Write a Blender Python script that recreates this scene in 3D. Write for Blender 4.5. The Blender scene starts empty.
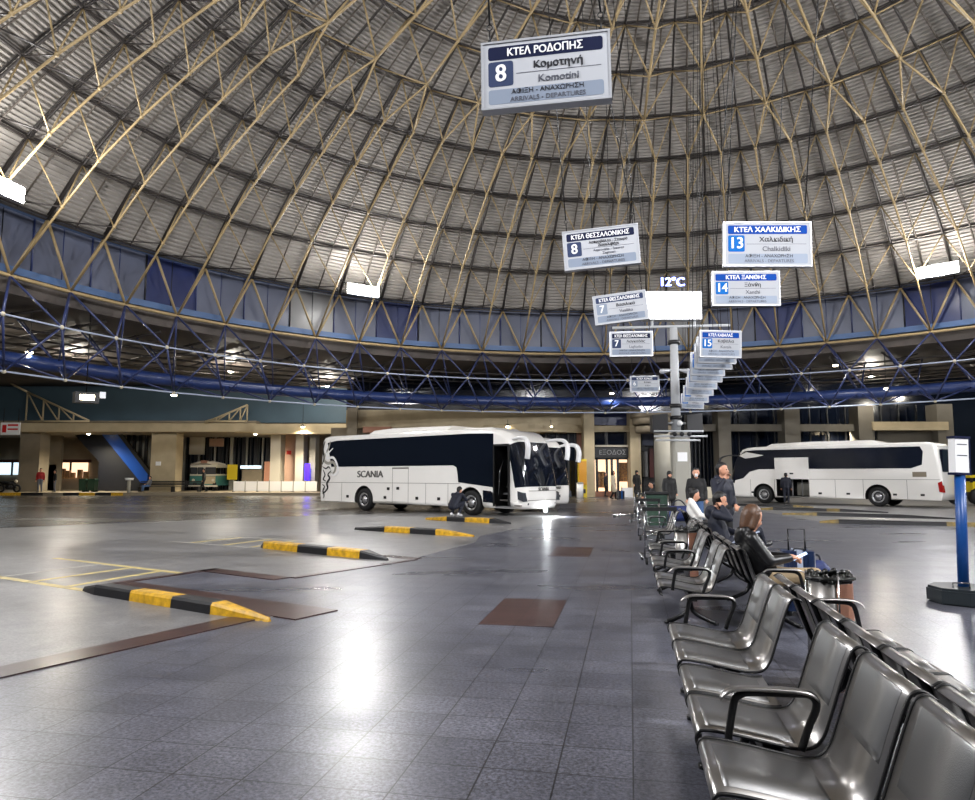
import bpy, bmesh, math, random
from math import sin, cos, pi, radians, atan2, sqrt
from mathutils import Vector, Matrix, Euler
random.seed(7)
sc = bpy.context.scene
COL = sc.collection
V = Vector

# ------------------------------------------------------------------ frames
TH = math.atan2(142.5, 722.0)            # the platform axis runs 11 degrees right of the view
DV = V((sin(TH), cos(TH), 0)); NV = V((cos(TH), -sin(TH), 0))
def W(s, t, z=0.0): return DV * s + NV * t + V((0, 0, z))
EYE = 1.575
DC = V((6.58, 20.73, 0))                 # dome centre
def polar(R, a, z): return V((DC.x + R * sin(a), DC.y + R * cos(a), z))

# ------------------------------------------------------------------ materials
def lin(c): return tuple((v / 12.92 if v <= .04045 else ((v + .055) / 1.055) ** 2.4) for v in c)
def mat(name, col, rough=.5, metal=0.0, noise=0.0, nscale=8.0, bump=0.0, bscale=60.0, emit=None, estr=0.0, spec=None, coat=0.0, col2=None, alpha=None):
    m = bpy.data.materials.new(name); m.use_nodes = True
    nt = m.node_tree; b = nt.nodes['Principled BSDF']
    c = lin(col)
    b.inputs['Base Color'].default_value = (*c, 1)
    b.inputs['Roughness'].default_value = rough; b.inputs['Metallic'].default_value = metal
    if spec is not None: b.inputs['Specular IOR Level'].default_value = spec
    if coat: b.inputs['Coat Weight'].default_value = coat; b.inputs['Coat Roughness'].default_value = .05
    tc = nt.nodes.new('ShaderNodeTexCoord')
    if noise or col2:
        n = nt.nodes.new('ShaderNodeTexNoise'); n.inputs['Scale'].default_value = nscale; n.inputs['Detail'].default_value = 5
        nt.links.new(tc.outputs['Object'], n.inputs['Vector'])
        r = nt.nodes.new('ShaderNodeValToRGB')
        c2 = lin(col2) if col2 else tuple(v * (1 - noise) for v in c)
        r.color_ramp.elements[0].position = .32; r.color_ramp.elements[1].position = .68
        r.color_ramp.elements[0].color = (*c2, 1); r.color_ramp.elements[1].color = (*c, 1)
        nt.links.new(n.outputs['Fac'], r.inputs['Fac']); nt.links.new(r.outputs['Color'], b.inputs['Base Color'])
    if bump:
        n = nt.nodes.new('ShaderNodeTexNoise'); n.inputs['Scale'].default_value = bscale
        nt.links.new(tc.outputs['Object'], n.inputs['Vector'])
        bp = nt.nodes.new('ShaderNodeBump'); bp.inputs['Strength'].default_value = bump; bp.inputs['Distance'].default_value = .02
        nt.links.new(n.outputs['Fac'], bp.inputs['Height']); nt.links.new(bp.outputs['Normal'], b.inputs['Normal'])
    if emit is not None:
        b.inputs['Emission Color'].default_value = (*lin(emit), 1); b.inputs['Emission Strength'].default_value = estr
    return m
def floor_mat(name, ca, cb, joint, tile, rough, big=1.0, joints=True, dirt=None):
    m = bpy.data.materials.new(name); m.use_nodes = True; nt = m.node_tree; L = nt.links.new
    b = nt.nodes['Principled BSDF']; tc = nt.nodes.new('ShaderNodeTexCoord')
    mp = nt.nodes.new('ShaderNodeMapping'); mp.inputs['Rotation'].default_value = (0, 0, TH); L(tc.outputs['Object'], mp.inputs['Vector'])
    n1 = nt.nodes.new('ShaderNodeTexNoise'); n1.inputs['Scale'].default_value = 42; n1.inputs['Detail'].default_value = 6; n1.inputs['Roughness'].default_value = .75
    n2 = nt.nodes.new('ShaderNodeTexNoise'); n2.inputs['Scale'].default_value = .55 * big; n2.inputs['Detail'].default_value = 3.5; n2.inputs['Roughness'].default_value = .5
    L(mp.outputs[0], n1.inputs['Vector'])
    mp2 = nt.nodes.new('ShaderNodeMapping'); mp2.inputs['Scale'].default_value = (.6, 1.5, 1); mp2.inputs['Rotation'].default_value = (0, 0, .35); L(tc.outputs['Object'], mp2.inputs['Vector']); L(mp2.outputs[0], n2.inputs['Vector'])
    mx = nt.nodes.new('ShaderNodeMix'); mx.data_type = 'RGBA'; mx.inputs[6].default_value = (*lin(ca), 1); mx.inputs[7].default_value = (*lin(cb), 1)
    ra = nt.nodes.new('ShaderNodeMapRange'); ra.inputs['From Min'].default_value = .38; ra.inputs['From Max'].default_value = .62
    L(n1.outputs['Fac'], ra.inputs['Value']); L(ra.outputs[0], mx.inputs[0])
    col = mx.outputs[2]
    d = nt.nodes.new('ShaderNodeMix'); d.data_type = 'RGBA'; d.blend_type = 'MULTIPLY'
    r2 = nt.nodes.new('ShaderNodeValToRGB'); r2.color_ramp.elements[0].position = .3; r2.color_ramp.elements[1].position = .7
    dk = dirt if dirt else .6
    r2.color_ramp.elements[0].color = (dk, dk, dk, 1); r2.color_ramp.elements[1].color = (1, 1, 1, 1)
    L(n2.outputs['Fac'], r2.inputs['Fac']); d.inputs[0].default_value = 1; L(col, d.inputs[6]); L(r2.outputs[0], d.inputs[7]); col = d.outputs[2]
    n3 = nt.nodes.new('ShaderNodeTexNoise'); n3.inputs['Scale'].default_value = 2.6; n3.inputs['Detail'].default_value = 9; n3.inputs['Roughness'].default_value = .72; n3.inputs['Distortion'].default_value = .6; L(tc.outputs['Object'], n3.inputs['Vector'])
    r3 = nt.nodes.new('ShaderNodeMapRange'); r3.inputs['From Min'].default_value = .35; r3.inputs['From Max'].default_value = .68; r3.inputs['To Min'].default_value = .78; r3.inputs['To Max'].default_value = 1.28; L(n3.outputs['Fac'], r3.inputs['Value'])
    d3 = nt.nodes.new('ShaderNodeMix'); d3.data_type = 'RGBA'; d3.blend_type = 'MULTIPLY'; d3.inputs[0].default_value = 1; L(col, d3.inputs[6]); L(r3.outputs[0], d3.inputs[7]); col = d3.outputs[2]
    rr = nt.nodes.new('ShaderNodeMapRange'); rr.inputs['From Min'].default_value = .3; rr.inputs['From Max'].default_value = .7
    rr.inputs['To Min'].default_value = rough * .85; rr.inputs['To Max'].default_value = rough * 1.2; L(n2.outputs['Fac'], rr.inputs['Value']); L(rr.outputs[0], b.inputs['Roughness'])
    if joints:
        br = nt.nodes.new('ShaderNodeTexBrick'); br.offset = 0; br.squash = 1
        br.inputs['Scale'].default_value = 1; br.inputs['Mortar Size'].default_value = .0045; br.inputs['Mortar Smooth'].default_value = .2
        br.inputs['Brick Width'].default_value = tile; br.inputs['Row Height'].default_value = tile
        br.inputs['Color1'].default_value = (1, 1, 1, 1); br.inputs['Color2'].default_value = (.74, .74, .77, 1); br.inputs['Mortar'].default_value = (0, 0, 0, 1)
        mp3 = nt.nodes.new('ShaderNodeMapping'); mp3.inputs['Location'].default_value = (.015 + .0, .0, 0); L(mp.outputs[0], mp3.inputs['Vector']); L(mp3.outputs[0], br.inputs['Vector'])
        tint = nt.nodes.new('ShaderNodeMix'); tint.data_type = 'RGBA'; tint.blend_type = 'MULTIPLY'; tint.inputs[0].default_value = .8; L(col, tint.inputs[6])
        # tile to tile tone, joints added below
        L(br.outputs['Color'], tint.inputs[7])
        jm = nt.nodes.new('ShaderNodeMix'); jm.data_type = 'RGBA'; L(br.outputs['Fac'], jm.inputs[0]); L(tint.outputs[2], jm.inputs[6]); jm.inputs[7].default_value = (*lin(joint), 1); col = jm.outputs[2]
    L(col, b.inputs['Base Color'])
    bp = nt.nodes.new('ShaderNodeBump'); bp.inputs['Strength'].default_value = .02; bp.inputs['Distance'].default_value = .002; L(n1.outputs['Fac'], bp.inputs['Height']); L(bp.outputs[0], b.inputs['Normal'])
    return m
M = {}
def D(k, *a, **kw): M[k] = mat(k, *a, **kw)
M['granite'] = floor_mat('dark granite tiles', (.19, .195, .225), (.47, .475, .52), (.09, .09, .10), .4, .30)
M['concrete'] = floor_mat('worn pale concrete', (.40, .395, .395), (.53, .525, .525), (0, 0, 0), .4, .34, .7, False, .62)
M['road'] = floor_mat('smooth dark driveway', (.32, .30, .285), (.45, .43, .405), (0, 0, 0), .4, .25, .35, False, .42)
M['redtile'] = floor_mat('red brown tiles', (.20, .13, .12), (.33, .22, .20), (.15, .11, .1), .4, .30)
D('cladding', (.62, .60, .575), .62, noise=.22, nscale=.9)
D('tube_gold', (.62, .54, .39), .45, noise=.2, nscale=2)
D('tube_dark', (.21, .19, .18), .5, noise=.3, nscale=2)
D('rafter', (.33, .30, .27), .5)
D('tube_blue', (.16, .20, .36), .38)
D('tube_white', (.62, .66, .74), .35)
D('pipe_blue', (.13, .20, .39), .32)
D('node', (.75, .72, .64), .35)
D('pane', (.35, .37, .44), .28, noise=.25, nscale=.35)
D('pane_blue', (.09, .14, .32), .3)
D('pane_warm', (.50, .50, .50), .3)
D('sill', (.25, .36, .52), .45)
D('soffit', (.36, .33, .31), .6, noise=.5, nscale=.5)
D('wall_slate', (.27, .36, .42), .6, noise=.15, nscale=.6)
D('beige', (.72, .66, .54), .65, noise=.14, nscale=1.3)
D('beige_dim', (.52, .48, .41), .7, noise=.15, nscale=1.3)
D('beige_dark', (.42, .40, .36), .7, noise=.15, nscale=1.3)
D('greycol', (.60, .59, .55), .6, noise=.1, nscale=1.5)
D('cream', (.80, .77, .70), .55)
D('darkglass', (.06, .08, .12), .06, spec=.7)
D('nightglass', (.05, .075, .13), .1, spec=.6)
D('frame_dark', (.10, .10, .11), .45)
D('shop_warm', (1, .86, .62), .5, emit=(1, .86, .72), estr=1.5)
D('shop_white', (.9, .95, 1), .5, emit=(.85, .95, 1), estr=1.4)
D('shopgoods', (.45, .35, .3), .6, col2=(.8, .6, .35), nscale=9)
D('escal_blue', (.10, .30, .66), .35)
D('escal_dark', (.03, .045, .09), .5)
D('door_red', (.26, .08, .08), .5)
D('pinkwall', (.76, .62, .54), .65)
D('purple', (.3, .15, .9), .5, emit=(.14, .08, 1), estr=3)
D('white', (.90, .90, .90), .4)
D('bus_white', (.93, .92, .90), .22, coat=.6, noise=.03, nscale=1.2)
D('seam', (.42, .40, .38), .5)
D('tyre', (.045, .045, .05), .75)
D('rim', (.66, .66, .67), .3, metal=.7)
D('black', (.03, .03, .035), .45)
D('blackmatte', (.055, .055, .06), .75)
D('lampglass', (.25, .26, .28), .1, spec=.8)
D('redlamp', (.62, .06, .06), .25)
D('navyglass', (.06, .08, .13), .12, spec=.6)
D('greytext', (.33, .32, .31), .5)
D('teal', (.22, .45, .43), .4)
D('kerb_black', (.09, .09, .10), .5, noise=.4, nscale=6)
D('kerb_yellow', (.86, .66, .10), .5, col2=(.60, .46, .09), nscale=9)
D('kerb_worn', (.56, .47, .24), .55, col2=(.36, .32, .22), nscale=7)
D('line_yellow', (.80, .72, .44), .5, col2=(.62, .57, .42), nscale=6)
D('line_white', (.66, .65, .62), .5, col2=(.55, .53, .5), nscale=6)
D('steel', (.66, .65, .64), .30, metal=.92, noise=.08, nscale=3)
D('steel_panel', (.52, .52, .52), .36, metal=.85, bump=.12, bscale=260)
D('steel_dark', (.10, .10, .105), .4, metal=.5)
D('chrome', (.70, .70, .71), .18, metal=1)
D('copper', (.90, .66, .54), .30, metal=.9)  # copper tone for the reflection painted on the steel litter bins
D('signwhite', (.67, .68, .70), .65, spec=.12)
D('signnavy', (.075, .10, .21), .65, spec=.12)
D('signblue', (.02, .25, .58), .65, spec=.12)
D('signblue2', (.06, .38, .68), .65, spec=.12)
D('signslate', (.20, .24, .35), .65, spec=.12)
D('signgrey', (.50, .54, .60), .65, spec=.12)
D('signgrey2', (.58, .62, .68), .65, spec=.12)
D('ink', (.10, .10, .13), .5)
D('inkgrey', (.30, .31, .35), .5)
D('alu', (.72, .73, .75), .35, metal=.4)
D('screen', (1, 1, 1), .4, emit=(1, .97, .98), estr=5.0)
D('led', (.8, .85, 1), .4, emit=(.45, .52, 1), estr=9)
D('lamp', (1, 1, 1), .4, emit=(1, .97, .92), estr=90)
D('downlamp', (1, 1, 1), .4, emit=(1, .93, .78), estr=30)
D('headlamp', (1, 1, 1), .4, emit=(.95, .98, 1), estr=160)
D('mastgrey', (.72, .73, .74), .4)
D('skin', (.78, .57, .46), .5)
D('hair_dark', (.06, .05, .05), .55)
D('hair_brown', (.34, .23, .15), .5, noise=.35, nscale=40)
D('eyewhite', (.85, .83, .8), .3)
D('navy', (.06, .08, .15), .7, noise=.3, nscale=12)
D('leather', (.08, .08, .085), .38, noise=.3, nscale=14)
D('puffwhite', (.88, .87, .85), .7)
D('denim', (.25, .36, .52), .8)
D('beigecoat', (.80, .75, .66), .75)
D('khaki', (.62, .54, .42), .75)
D('clothred', (.58, .10, .10), .7)
D('clothgrey', (.36, .37, .40), .75)
D('shoe_dark', (.07, .07, .08), .5)
D('shoe_white', (.8, .8, .8), .5)
D('case_blue', (.10, .16, .28), .3)
D('case_navy', (.06, .09, .17), .35)
D('bag_blue', (.07, .14, .34), .65)
D('stripe', (.62, .66, .74), .5)
D('binbag', (.05, .055, .05), .3)
D('green_dark', (.07, .20, .14), .55)
D('post_blue', (.03, .25, .50), .4)
D('base_dark', (.05, .09, .11), .5)
D('yellow', (.84, .74, .10), .5)
D('vend', (.80, .56, .10), .4)
D('redsign', (.78, .12, .12), .5)
D('phone', (.03, .03, .035), .15)
D('phonelit', (.7, .8, 1), .3, emit=(.8, .88, 1), estr=1.5)
D('awning', (.62, .44, .36), .7)
D('plant', (.10, .16, .09), .7)

# ------------------------------------------------------------------ objects
def tag(o, label=None, cat=None, group=None, kind=None):
    if label: o['label'] = label
    if cat: o['category'] = cat
    if group: o['group'] = group
    if kind: o['kind'] = kind
    return o
def empty(name, loc=(0, 0, 0), rz=0.0, label=None, cat=None, group=None, kind=None, parent=None):
    o = bpy.data.objects.new(name, None); COL.objects.link(o); o.empty_display_size = .2
    o.location = loc; o.rotation_euler = (0, 0, rz)
    if parent: o.parent = parent
    return tag(o, label, cat, group, kind)
def tree_copy(o, parent=None):
    c = o.copy(); COL.objects.link(c); c.parent = parent
    for ch in KIDS(o): tree_copy(ch, c)
    return c
def KIDS(o): return [x for x in list(o.children)]
class MB:
    def __init__(s): s.v = []; s.f = []; s.m = []; s.sm = []; s.mi = 0
    def add(s, vs, fs, smooth=False):
        n = len(s.v); s.v += [tuple(p) for p in vs]
        for f in fs: s.f.append(tuple(i + n for i in f)); s.m.append(s.mi); s.sm.append(smooth)
        return s
    def box(s, a, b):
        x0, y0, z0 = a; x1, y1, z1 = b
        return s.add([(x0, y0, z0), (x1, y0, z0), (x1, y1, z0), (x0, y1, z0), (x0, y0, z1), (x1, y0, z1), (x1, y1, z1), (x0, y1, z1)],
                     [(0, 3, 2, 1), (4, 5, 6, 7), (0, 1, 5, 4), (1, 2, 6, 5), (2, 3, 7, 6), (3, 0, 4, 7)])
    def cbox(s, c, d): return s.box([c[i] - d[i] / 2 for i in range(3)], [c[i] + d[i] / 2 for i in range(3)])
    def tube(s, pts, r, n=6, closed=False, cap=True, smooth=True):
        pts = [V(p) for p in pts]; k = len(pts); rr = r if isinstance(r, (list, tuple)) else [r] * k
        vs = []; fs = []; up = None
        for i, p in enumerate(pts):
            if closed: t = (pts[(i + 1) % k] - pts[i - 1])
            else: t = pts[min(i + 1, k - 1)] - pts[max(i - 1, 0)]
            if t.length < 1e-9: t = V((0, 0, 1))
            t.normalize()
            if up is None:
                up = V((0, 0, 1)) if abs(t.z) < .9 else V((1, 0, 0))
            a = t.cross(up)
            if a.length < 1e-6: a = t.cross(V((0, 1, 0)))
            a.normalize(); b = a.cross(t); up = b
            for j in range(n):
                w = 2 * pi * j / n; vs.append(p + a * (cos(w) * rr[i]) + b * (sin(w) * rr[i]))
        m = k if closed else k - 1
        for i in range(m):
            for j in range(n):
                a0 = i * n + j; a1 = i * n + (j + 1) % n; b0 = ((i + 1) % k) * n + j; b1 = ((i + 1) % k) * n + (j + 1) % n
                fs.append((a0, a1, b1, b0))
        if cap and not closed:
            fs.append(tuple(range(n - 1, -1, -1))); fs.append(tuple(range((k - 1) * n, k * n)))
        return s.add(vs, fs, smooth)
    def cyl(s, c, r, h, n=20, r2=None, axis='z'):
        c = V(c); ax = {'x': V((1, 0, 0)), 'y': V((0, 1, 0)), 'z': V((0, 0, 1))}[axis]
        r2 = r if r2 is None else r2; u = V((0, 1, 0)) if axis == 'x' else V((0, 0, 1)) if axis == 'y' else V((1, 0, 0)); w = ax.cross(u)
        vs = []; 
        for q, rad in ((0, r), (h, r2)):
            for j in range(n):
                a = 2 * pi * j / n; vs.append(c + ax * q + u * (cos(a) * rad) + w * (sin(a) * rad))
        n0 = len(s.v)
        s.add(vs, [(j, (j + 1) % n, n + (j + 1) % n, n + j) for j in range(n)], True)
        s.add([], []); s.f += [tuple(n0 + j for j in range(n - 1, -1, -1)), tuple(n0 + n + j for j in range(n))]; s.m += [s.mi] * 2; s.sm += [False] * 2
        return s
    def lathe(s, prof, n=24, c=(0, 0, 0), axis='z'):
        vs = []; k = len(prof)
        for r, h in prof:
            for j in range(n):
                a = 2 * pi * j / n; x, y = r * cos(a), r * sin(a)
                vs.append((c[0] + x, c[1] + y, c[2] + h) if axis == 'z' else (c[0] + x, c[1] + h, c[2] + y))
        return s.add(vs, [(i * n + j, i * n + (j + 1) % n, (i + 1) * n + (j + 1) % n, (i + 1) * n + j) for i in range(k - 1) for j in range(n)], True)
    def prism(s, poly, d0, d1, plane='xz'):
        n = len(poly); vs = []
        for d in (d0, d1):
            for a, b in poly: vs.append((a, d, b) if plane == 'xz' else (d, a, b) if plane == 'yz' else (a, b, d))
        return s.add(vs, [tuple(range(n)), tuple(range(2 * n - 1, n - 1, -1))] + [(i, n + i, n + (i + 1) % n, (i + 1) % n) for i in range(n)])
    def sphere(s, c, r, n=12, k=8, sq=(1, 1, 1)):
        vs = [(c[0], c[1], c[2] - r * sq[2])]
        for i in range(1, k):
            p = -pi / 2 + pi * i / k
            for j in range(n):
                a = 2 * pi * j / n; vs.append((c[0] + r * sq[0] * cos(p) * cos(a), c[1] + r * sq[1] * cos(p) * sin(a), c[2] + r * sq[2] * sin(p)))
        vs.append((c[0], c[1], c[2] + r * sq[2])); e = len(vs) - 1
        fs = [(0, 1 + (j + 1) % n, 1 + j) for j in range(n)] + [(e, 1 + (k - 2) * n + j, 1 + (k - 2) * n + (j + 1) % n) for j in range(n)]
        fs += [(1 + i * n + j, 1 + i * n + (j + 1) % n, 1 + (i + 1) * n + (j + 1) % n, 1 + (i + 1) * n + j) for i in range(k - 2) for j in range(n)]
        return s.add(vs, fs, True)
    def cone(s, a, ra, b, rb, n=12):          # rounded cone from a to b
        a, b = V(a), V(b)
        s.sphere(a, ra, n, 8); s.sphere(b, rb, n, 8)
        if (a - b).length > 1e-5: s.tube([a, b], [ra, rb], n)
        return s
    def build(s, name, mats, parent=None, loc=None, kind=None, label=None):
        me = bpy.data.meshes.new(name); me.from_pydata(s.v, [], s.f)
        for m in (mats if isinstance(mats, (list, tuple)) else [mats]): me.materials.append(M[m] if isinstance(m, str) else m)
        for p, i, sm in zip(me.polygons, s.m, s.sm): p.material_index = i; p.use_smooth = sm
        bm = bmesh.new(); bm.from_mesh(me); bmesh.ops.recalc_face_normals(bm, faces=bm.faces); bm.to_mesh(me); bm.free()
        o = bpy.data.objects.new(name, me); COL.objects.link(o)
        if parent: o.parent = parent
        if loc: o.location = loc
        return tag(o, label, None, None, kind)
def evaluated(o, name=None):
    bpy.context.view_layer.update(); dg = bpy.context.evaluated_depsgraph_get()
    me = bpy.data.meshes.new_from_object(o.evaluated_get(dg)); old = o.data
    o.modifiers.clear(); o.data = me
    if name: me.name = name
    return o
def fused(mb, name, m, parent, vox, it=3):   # one continuous surface out of overlapping volumes
    o = mb.build(name, m, parent)
    r = o.modifiers.new('r', 'REMESH'); r.mode = 'VOXEL'; r.voxel_size = vox; r.use_smooth_shade = True
    s = o.modifiers.new('s', 'SMOOTH'); s.factor = .5; s.iterations = it
    return evaluated(o)
def box(name, a, b, m, parent=None, kind=None, label=None): return MB().box(a, b).build(name, m, parent, None, kind, label)
FONT_CACHE = {}
def lettering(text, size, m, parent, x, y, z, bold=0.0, align='CENTER', ext=.002, name='lettering', rot=(pi / 2, 0, 0), sx=1.0, label=None, maxw=None):
    cu = bpy.data.curves.new(name, 'FONT'); cu.body = text.translate(str.maketrans('ΑΒΕΖΗΙΚΜΝΟΡΤΥΧ', 'ABEZHIKMNOPTYX')); cu.size = size; cu.align_x = align; cu.align_y = 'CENTER'
    cu.extrude = ext; cu.resolution_u = 4
    o = bpy.data.objects.new(name, cu); COL.objects.link(o)
    bpy.context.view_layer.update()
    me = bpy.data.meshes.new_from_object(o.evaluated_get(bpy.context.evaluated_depsgraph_get()))
    bpy.data.objects.remove(o); bpy.data.curves.remove(cu)
    q = bpy.data.objects.new(name, me); COL.objects.link(q); me.materials.clear(); me.materials.append(M[m])
    if bold:
        bm = bmesh.new(); bm.from_mesh(me); g0 = list(bm.verts) + list(bm.edges) + list(bm.faces)
        for k in (-1, 1):
            d = bmesh.ops.duplicate(bm, geom=g0); bmesh.ops.translate(bm, verts=[e for e in d['geom'] if isinstance(e, bmesh.types.BMVert)], vec=(k * bold * 1.6, k * bold * .5, k * .00005))
        bm.to_mesh(me); bm.free()
    if maxw:
        xs = [v.co.x for v in me.vertices]; sx = min(sx, maxw / (max(xs) - min(xs)))
    q.parent = parent; q.location = (x, y, z); q.rotation_euler = rot; q.scale = (sx, 1, 1)
    if label: q['label'] = label
    return q
def catmull(pts, k=5):
    P = [V(p) for p in pts]; out = []
    for i in range(len(P) - 1):
        a, b, c, d = P[max(i - 1, 0)], P[i], P[i + 1], P[min(i + 2, len(P) - 1)]
        for j in range(k):
            t = j / k; out.append(.5 * ((2 * b) + (c - a) * t + (2 * a - 5 * b + 4 * c - d) * t * t + (3 * b - a - 3 * c + d) * t ** 3))
    return out + [P[-1]]
# ------------------------------------------------------------------ people
def stand(**k):
    J = dict(pel=(0, 0, .95), che=(0, .01, 1.26), nek=(0, -.01, 1.46), hed=(0, .02, 1.61))
    for s, n in ((1, 'R'), (-1, 'L')):
        J.update({'sh' + n: (.185 * s, -.01, 1.40), 'el' + n: (.25 * s, -.03, 1.12), 'wr' + n: (.25 * s, .06, .88), 'hp' + n: (.09 * s, 0, .93),
                  'kn' + n: (.10 * s, .03, .50), 'an' + n: (.10 * s, -.03, .09), 'to' + n: (.12 * s, .14, .045)})
    J.update(k); return J
def sit(**k):
    J = dict(pel=(0, 0, .53), che=(0, -.10, .84), nek=(0, -.12, 1.04), hed=(0, -.07, 1.18))
    for s, n in ((1, 'R'), (-1, 'L')):
        J.update({'sh' + n: (.185 * s, -.12, .98), 'el' + n: (.25 * s, .04, .73), 'wr' + n: (.12 * s, .26, .66), 'hp' + n: (.09 * s, .04, .52),
                  'kn' + n: (.12 * s, .46, .51), 'an' + n: (.12 * s, .48, .10), 'to' + n: (.13 * s, .66, .05)})
    J.update(k); return J
def hand(mb, wr, el, s, curl=.5, f=None):
    wr, el = V(wr), V(el); d = (wr - el).normalized() if f is None else V(f).normalized()
    up = V((0, 0, 1)) if abs(d.z) < .8 else V((0, 1, 0))
    a = d.cross(up).normalized() * s; b = a.cross(d).normalized() * s
    if b.z > 0: b = -b                                  # fingers curl downward / inward
    pc = wr + d * .075
    mb.cone(wr, .027, wr + d * .03, .028, 8); mb.cone(wr + d * .03 + a * .018, .019, pc + a * .026, .016, 8); mb.cone(wr + d * .03 - a * .018, .019, pc - a * .026, .016, 8)
    for i, (o, L) in enumerate(((-.031, .066), (-.0105, .080), (.0105, .086), (.031, .074))):
        p0 = pc + a * o; c1, c2 = curl * .7, curl * 1.6
        p1 = p0 + (d * cos(c1) + b * sin(c1)) * L * .5; p2 = p1 + (d * cos(c2) + b * sin(c2)) * L * .55
        mb.cone(p0, .0095, p1, .0088, 8); mb.cone(p1, .0088, p2, .0074, 8)
    t0 = wr + d * .03 + a * .03; t1 = t0 + (a * .75 + d * .6 + b * .25).normalized() * .036; t2 = t1 + (d * .9 + a * .1 + b * .3).normalized() * .03
    mb.cone(t0, .0125, t1, .0105, 8); mb.cone(t1, .0105, t2, .0085, 8)
def person(label, loc, face, J, jacket, trousers, shoe='shoe_dark', hair='hair_dark', style='short', vox=.024, hf=(0, 1, 0), scale=1.0, coat=0.0, hood=False, curl=.5, group=None, hu=(0, 0, 1), stripe=None, mask=None):
    r = empty('person', loc, atan2(-face[0], face[1]), label, 'person', group); r.scale = (scale,) * 3
    J = {k: V(v) for k, v in J.items()}
    f = V(hf).normalized(); s = f.cross(V(hu)).normalized(); u = s.cross(f); h = J['hed']
    b = MB(); n = 10
    b.cone(h + u * .035 - f * .012, .094, h - u * .02 + f * .012, .083, 14); b.cone(h - u * .03 + f * .02, .07, h - u * .088 + f * .045, .036, 12)
    b.cone(h + f * .092 + u * .012, .010, h + f * .112 - u * .022, .014, 8); b.cone(h + f * .088 - u * .055 - s * .014, .011, h + f * .088 - u * .055 + s * .014, .011, 8)
    for e in (-1, 1): b.cone(h + s * .088 * e - f * .005 + u * .01, .019, h + s * .086 * e - f * .01 - u * .025, .014, 8)
    b.cone(J['nek'] - V((0, 0, .03)), .055, h - u * .05 - f * .02, .052, n)
    for x in (-.065, .065):
        X = V((x, 0, 0)); b.cone(J['pel'] + X, .085, J['che'] + X - V((0, 0, .04)), .08, n)
    b.cone(J['shL'], .048, J['shR'], .048, n); b.cone(J['che'] - V((0, 0, .06)), .085, J['nek'], .05, n)
    for q in 'LR':
        b.cone(J['sh' + q], .05, J['el' + q], .040, n); b.cone(J['el' + q], .040, J['wr' + q], .026, n)
        hand(b, J['wr' + q], J['el' + q], 1 if q == 'R' else -1, curl)
        b.cone(J['hp' + q], .08, J['kn' + q], .055, n); b.cone(J['kn' + q], .053, J['an' + q], .035, n); b.cone(J['an' + q], .035, J['to' + q], .028, n)
    fused(b, 'body', 'skin', r, min(vox, .012) if vox < .02 else vox * .8)
    c = MB(); w = .125
    for x in (-.07, .07):
        X = V((x, 0, 0)); c.cone(J['pel'] + X + V((0, 0, .03)), .118, J['che'] + X, .125, n)
        c.cone(J['che'] + X, .12, J['nek'] + X * .8 - V((0, 0, .06)), .08, n)
    c.cone(J['che'], .135, J['nek'] - V((0, 0, .05)), .078, n)
    c.cone(J['shL'], .07, J['shR'], .07, n)
    for q in 'LR':
        c.cone(J['sh' + q], .072, J['el' + q], .058, n); e = J['wr' + q]; d = (e - J['el' + q]).normalized(); c.cone(J['el' + q], .057, e - d * .015, .042, n)
        if coat:
            k = J['hp' + q].lerp(J['kn' + q], coat); c.cone(J['hp' + q], .12, k, .13, n)
    if coat: c.cone(J['hpL'].lerp(J['knL'], coat), .12, J['hpR'].lerp(J['knR'], coat), .12, n)
    if hood: c.cone(J['nek'] + V((-.07, -.04, .0)), .065, J['nek'] + V((.07, -.04, .0)), .065, n); c.cone(J['nek'] + V((0, -.07, -.02)), .08, J['nek'] + V((0, -.09, -.08)), .07, n)
    else: c.cone(J['nek'] + V((-.03, -.01, .0)), .058, J['nek'] + V((.03, -.01, .0)), .058, n)
    fused(c, 'coat' if coat else 'jacket', jacket, r, vox)
    t = MB()
    for q, x in (('L', -.06), ('R', .06)):
        t.cone(J['pel'] + V((x, 0, 0)), .125, J['hp' + q], .11, n); t.cone(J['hp' + q], .105, J['kn' + q], .074, n)
        t.cone(J['kn' + q], .073, J['an' + q].lerp(J['kn' + q], .1), .056, n)
    fused(t, 'trousers', trousers, r, vox)
    if stripe:
        for q in 'LR':
            sgn = 1 if q == 'R' else -1; a0, a1, a2 = J['hp' + q] + V((.108 * sgn, 0, 0)), J['kn' + q] + V((.074 * sgn, 0, 0)), J['an' + q] + V((.055 * sgn, 0, .06))
            MB().tube([a0, a1, a2], .014, 6).build('side_stripe', stripe, r)
    for q in 'LR':
        a, o = J['an' + q], J['to' + q]; d = (o - a).normalized(); z = MB()
        z.cone(a - d * .03 + V((0, 0, -.015)), .046, o + V((0, 0, .008)), .04, n); z.cone(a + V((0, 0, .02)), .05, a - d * .02, .048, n)
        fused(z, 'shoe', shoe, r, max(vox * .7, .012))
    k = MB(); k.cone(h + u * .056 - f * .030, .094, h + u * .035 - f * .045, .092, 14); k.cone(h - f * .055, .075, h - u * .06 - f * .045, .055, 12)
    k.cone(h + u * .098 + f * .03, .038, h + u * .09 - f * .03, .06, 12)
    if style in ('bob', 'long'):
        e = .10 if style == 'bob' else .2
        for q in (-1, 1): k.cone(h + s * .07 * q - f * .02 + u * .03, .05, h + s * .075 * q - f * .02 - u * e, .038, 10)
        k.cone(h - f * .06, .08, h - f * .06 - u * e, .062, 12)
    if style == 'bun': k.cone(h + u * .08 - f * .11, .05, h + u * .09 - f * .12, .045, 12)
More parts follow.
